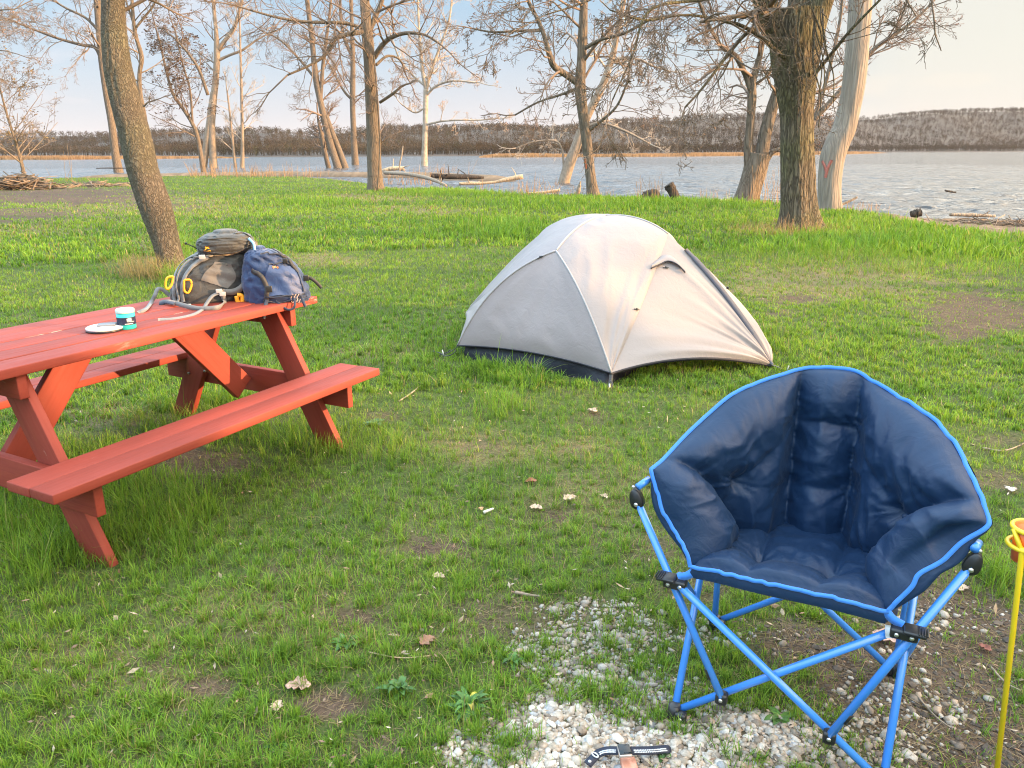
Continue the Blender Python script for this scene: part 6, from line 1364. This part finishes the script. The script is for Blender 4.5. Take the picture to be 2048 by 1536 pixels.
# broad leaved weeds
WEED, nt, out = mat("weed_leaf"); tcw = nt.nodes.new('ShaderNodeTexCoord').outputs['Object']
pbsdf(nt, out, mixc(nt, 1.0, attr(nt, 'Col').outputs['Color'], ramp(nt, noise(nt, tcw, 60, 4), [(.3, .7), (.7, 1.2)]), 'MULTIPLY'), .5, **{'Specular IOR Level': .35})
def weed(label, u, v, n, L, w, seed, col=(.06, .145, .028), upr=.6, yellow=0):
    r = np.random.default_rng(seed); c = GG(u, v); o = thing("weed_plant", label, "weed", c, "broad leaved weeds in the foreground")
    for part, rg in (("leaf_rosette", range(n)), ("yellow_leaf", range(yellow))):
        m = MB()
        for i in rg:
            a = r.uniform(0, 6.28); l = L * r.uniform(.55, 1.15); e = r.uniform(.15, upr * 1.6); d = V(math.cos(a), math.sin(a), 0); q = V(-math.sin(a), math.cos(a), 0)
            t = np.linspace(0, 1, 7); wd = w * np.sin(np.pi * np.clip(t * .92 + .08, 0, 1)) ** .8 * r.uniform(.7, 1.2)
            sp = c + np.outer(t * l * math.cos(e), d) + np.outer(l * (math.sin(e) * t - .75 * math.sin(e) * t ** 2.6), V(0, 0, 1)) + V(0, 0, .004)
            vv = np.stack([sp - q * wd[:, None] / 2 + V(0, 0, 1) * wd[:, None] * .22, sp, sp + q * wd[:, None] / 2 + V(0, 0, 1) * wd[:, None] * .22], 1)
            m.add(vv, grid_faces(7, 3), np.array((.42, .36, .05) if part == "yellow_leaf" else col) * r.uniform(.7, 1.35))
        if m.n: m.build(part, WEED, o)
weed("bushy weed rosette with one yellow leaf, left edge of the gravel", 938, 1418, 46, .085, .013, 1, yellow=2, upr=.8)
weed("upright leafy weed left of the gravel, in short grass", 800, 1385, 22, .075, .020, 2, (.055, .13, .03), .9)
weed("small broad leaved weed among the upper gravel stones", 1025, 1325, 16, .05, .014, 3)
weed("low weed at the bottom edge beside the charger", 1325, 1512, 10, .035, .018, 4)
weed("leafy weed in the grass left of the bare patch, bottom centre", 690, 1290, 14, .06, .018, 5)
weed("weed under the front bar of the chair", 1560, 1440, 10, .05, .02, 6, (.07, .15, .03))
weed("dark green rosette below the far end of the bench", 752, 850, 16, .08, .03, 7, (.045, .10, .03), .3)
weed("small weed at the bottom edge left of centre", 560, 1500, 12, .05, .02, 8)

# fallen oak leaves, wood chips and sticks
LEAFM, nt, out = mat("dead_leaf"); tcw = nt.nodes.new('ShaderNodeTexCoord').outputs['Object']
pbsdf(nt, out, mixc(nt, 1.0, attr(nt, 'Col').outputs['Color'], ramp(nt, noise(nt, tcw, 90, 5), [(.3, .6), (.7, 1.2)]), 'MULTIPLY'), .7)
def dead_leaf(label, u, v, L, seed, col):
    r = np.random.default_rng(seed); c = GG(u, v) + V(0, 0, .012); a = r.uniform(0, 6.28); d = V(math.cos(a), math.sin(a), 0); q = V(-math.sin(a), math.cos(a), 0)
    K = 15; t = np.linspace(0, 1, K); wd = L * .34 * np.sin(np.pi * t ** .8) ** .7 * (1 + .35 * np.cos(t * 22)) + L * .012
    rows = []
    for s in np.linspace(-1, 1, 7):
        rows.append(c + np.outer((t - .5) * L, d) + np.outer(wd * s, q) + np.outer(.22 * L * s ** 2 * np.sin(np.pi * t) + .18 * L * (t - .5) ** 2 * 2 + .03 * L * np.sin(9 * t + s * 3 + seed), V(0, 0, 1)))
    m = MB(); m.add(np.stack(rows, 1), grid_faces(K, 7), col); o = m.build("dead_leaf", LEAFM, loc=c)
    tag(o, label, "leaf", "dead leaves lying in the grass"); sm = o.modifiers.new("thick", 'SOLIDIFY'); sm.thickness = .0012
TAN = (.50, .36, .26); PINK = (.48, .31, .25); BRN = (.26, .14, .085)
for a in [("curled pale leaf on the bare patch left of the weed rosette", 597, 1381, .075, 1, PINK), ("small folded pale leaf below the curled pale leaf", 556, 1420, .045, 2, TAN), ("large flat tan leaf in the grass left of the chair", 1140, 1003, .07, 3, TAN), ("tan leaf beside the large flat one, on its left", 1072, 1022, .06, 4, TAN),
          ("small orange leaf left of the white chip", 962, 1023, .03, 5, (.5, .28, .14)), ("red brown leaf in the grass, highest of the leaves left of the chair", 1062, 968, .06, 6, (.30, .11, .06)), ("tan leaf behind the chair, on the mud right of its arm", 1922, 1183, .055, 7, TAN), ("red brown leaf on the mud between chair and yellow stake", 1968, 1303, .04, 8, (.22, .075, .05)),
          ("broad pale leaf under the chair seat", 1770, 1285, .085, 9, PINK), ("upright tan leaf in the grass above the gravel", 877, 1160, .05, 10, TAN), ("dark brown leaf flat in the grass, bottom left of centre", 855, 1290, .06, 11, BRN), ("dry leaf beside the near table leg", 222, 1068, .05, 12, (.3, .2, .11)),
          ("pale leaf in the grass between tent and gravel", 1185, 826, .07, 13, TAN), ("tan leaf standing against the left arm of the chair", 1208, 998, .045, 14, TAN), ("pale leaf at the far right edge by the cup", 2020, 985, .06, 15, (.55, .45, .38))]: dead_leaf(*a)
def stick(label, uvs, rpx, seed, matl):
    P = np.array([GG(u, v) + V(0, 0, .012) for u, v in uvs]); m = MB(); q = spline(P, 14); tubes(m, q, np.linspace(1, .55, 14) * rpx, 7, rough=lambda P, th: 1 + .3 * (vn(np.arange(14)[None, :, None] * .8 + seed, np.cos(th) * 2 + seed, seed) - .5))
    tag(m.build("stick", matl, loc=P[0]), label, "stick", "loose sticks on the ground")
stick("pale stick in the grass between table bench and tent", [(798, 806), (822, 790), (846, 770)], .006, 1, WOOD_GREY)
stick("short white stick in the grass, centre", [(968, 1030), (977, 1026), (987, 1022)], .008, 2, simple("pale_wood", (.75, .68, .6), .7))
stick("grey stick at the top of the gravel", [(1030, 1190), (1060, 1196), (1080, 1198)], .006, 3, WOOD_GREY)
stick("grey branch propped under the near end of the bench", [(30, 1045), (68, 1028), (102, 1006)], .012, 4, WOOD_GREY)
stick("thin stick on the mud right of the chair", [(1980, 1340), (2010, 1372), (2040, 1388)], .004, 5, WOOD_GREY)
stick("bent straw in the grass left of the weed rosette", [(735, 1310), (800, 1322), (860, 1318)], .0025, 6, WOOD_TAN)
stick("straight twig on the mud below the chair's right leg", [(1830, 1395), (1870, 1440), (1900, 1462)], .003, 7, WOOD_GREY)
stick("long pale stem in the grass behind the chair", [(1965, 900), (2010, 905), (2060, 885)], .005, 8, WOOD_GREY)
# crumbled leaves, seed husks and chips of wood strewn over the lawn
n = 2600; x, y = scatter(n, 1.2, 11, 40, 2); z = gz(x, y) + rng.uniform(.006, .03, n); L_ = rng.uniform(.008, .026, n) * np.where(rng.random(n) < .12, 1.8, 1)
a = rng.normal(size=(n, 3)) * V(1, 1, .35); a /= np.linalg.norm(a, axis=1, keepdims=True); b_ = np.cross(a, V(0, 0, 1) + rng.normal(0, .4, (n, 3))); b_ /= np.linalg.norm(b_, axis=1, keepdims=True); c0 = np.stack([x, y, z], -1); u_ = np.cross(a, b_); w_ = rng.uniform(.2, .5, (n, 1)) * L_[:, None]; L_ = L_[:, None]
q = np.stack([c0 - a * L_ * .5, c0 - b_ * w_ * .5 + u_ * w_ * .3, c0 + a * L_ * .5 + u_ * L_ * .15, c0 + b_ * w_ * .5 + u_ * w_ * .3], 1).reshape(-1, 3); b = MB()
b.add(q, np.arange(4 * n).reshape(-1, 4), np.repeat(np.array([(.36, .25, .16), (.24, .14, .085), (.42, .34, .26), (.15, .10, .065)])[rng.integers(0, 4, n)] * rng.uniform(.7, 1.2, (n, 1)), 4, axis=0))
tag(b.build("leaf_litter", LEAFM, smooth=False, loc=(0, 0, 0)), "crumbled dry leaves and chips strewn through the lawn", None, kind='stuff')
# loose pebbles and crumbs on the mud belong to the gravel; small dark clods
n = 2600; cu = rng.uniform(1500, 2080, n * 3); cv = rng.uniform(1150, 1620, n * 3); p = np.array([ray(a_, b_) for a_, b_ in zip(cu, cv)]); p = EYE + p * (-CAM_H / p[:, 2:3])
md = cover(p[:, 0], p[:, 1])[0]; p = p[(rng.random(len(p)) < md * .8)][:n]; n = len(p); s_z = rng.lognormal(math.log(.005), .45, n); vv = iv[None] * (1 + rng.normal(0, .25, (n, len(iv), 1))) * s_z[:, None, None] * V(1, 1, .6) + np.stack([p[:, 0], p[:, 1], gz(p[:, 0], p[:, 1])], -1)[:, None]
b = MB(); b.add(vv, (itf[None] + (np.arange(n) * len(iv))[:, None, None]).reshape(-1, 3), np.repeat(np.array([(.058, .042, .031)]) * rng.uniform(.6, 1.5, (n, 1)), len(iv), axis=0))
tag(b.build("soil_clods", mt if False else LEAFM, smooth=False, loc=(0, 0, 0)), "dark crumbs of soil on the mud under the chair", None, kind='stuff')
# ------------------------------------------------------------------ evening air
hb = MB(); board(hb, V(0, 700, 38), (V(1, 0, 0), V(0, 1, 0), V(0, 0, 1)), (5600, 4400, 84), 0)
mt, nt, out = mat("air"); pv = node(nt, 'ShaderNodeVolumePrincipled', Color=(.74, .70, .70, 1), Density=.00008, Anisotropy=.2); nt.links.new(pv.outputs[0], out.inputs['Volume'])
tag(hb.build("haze", mt, smooth=False), "thin evening haze over the river", None, kind='stuff')
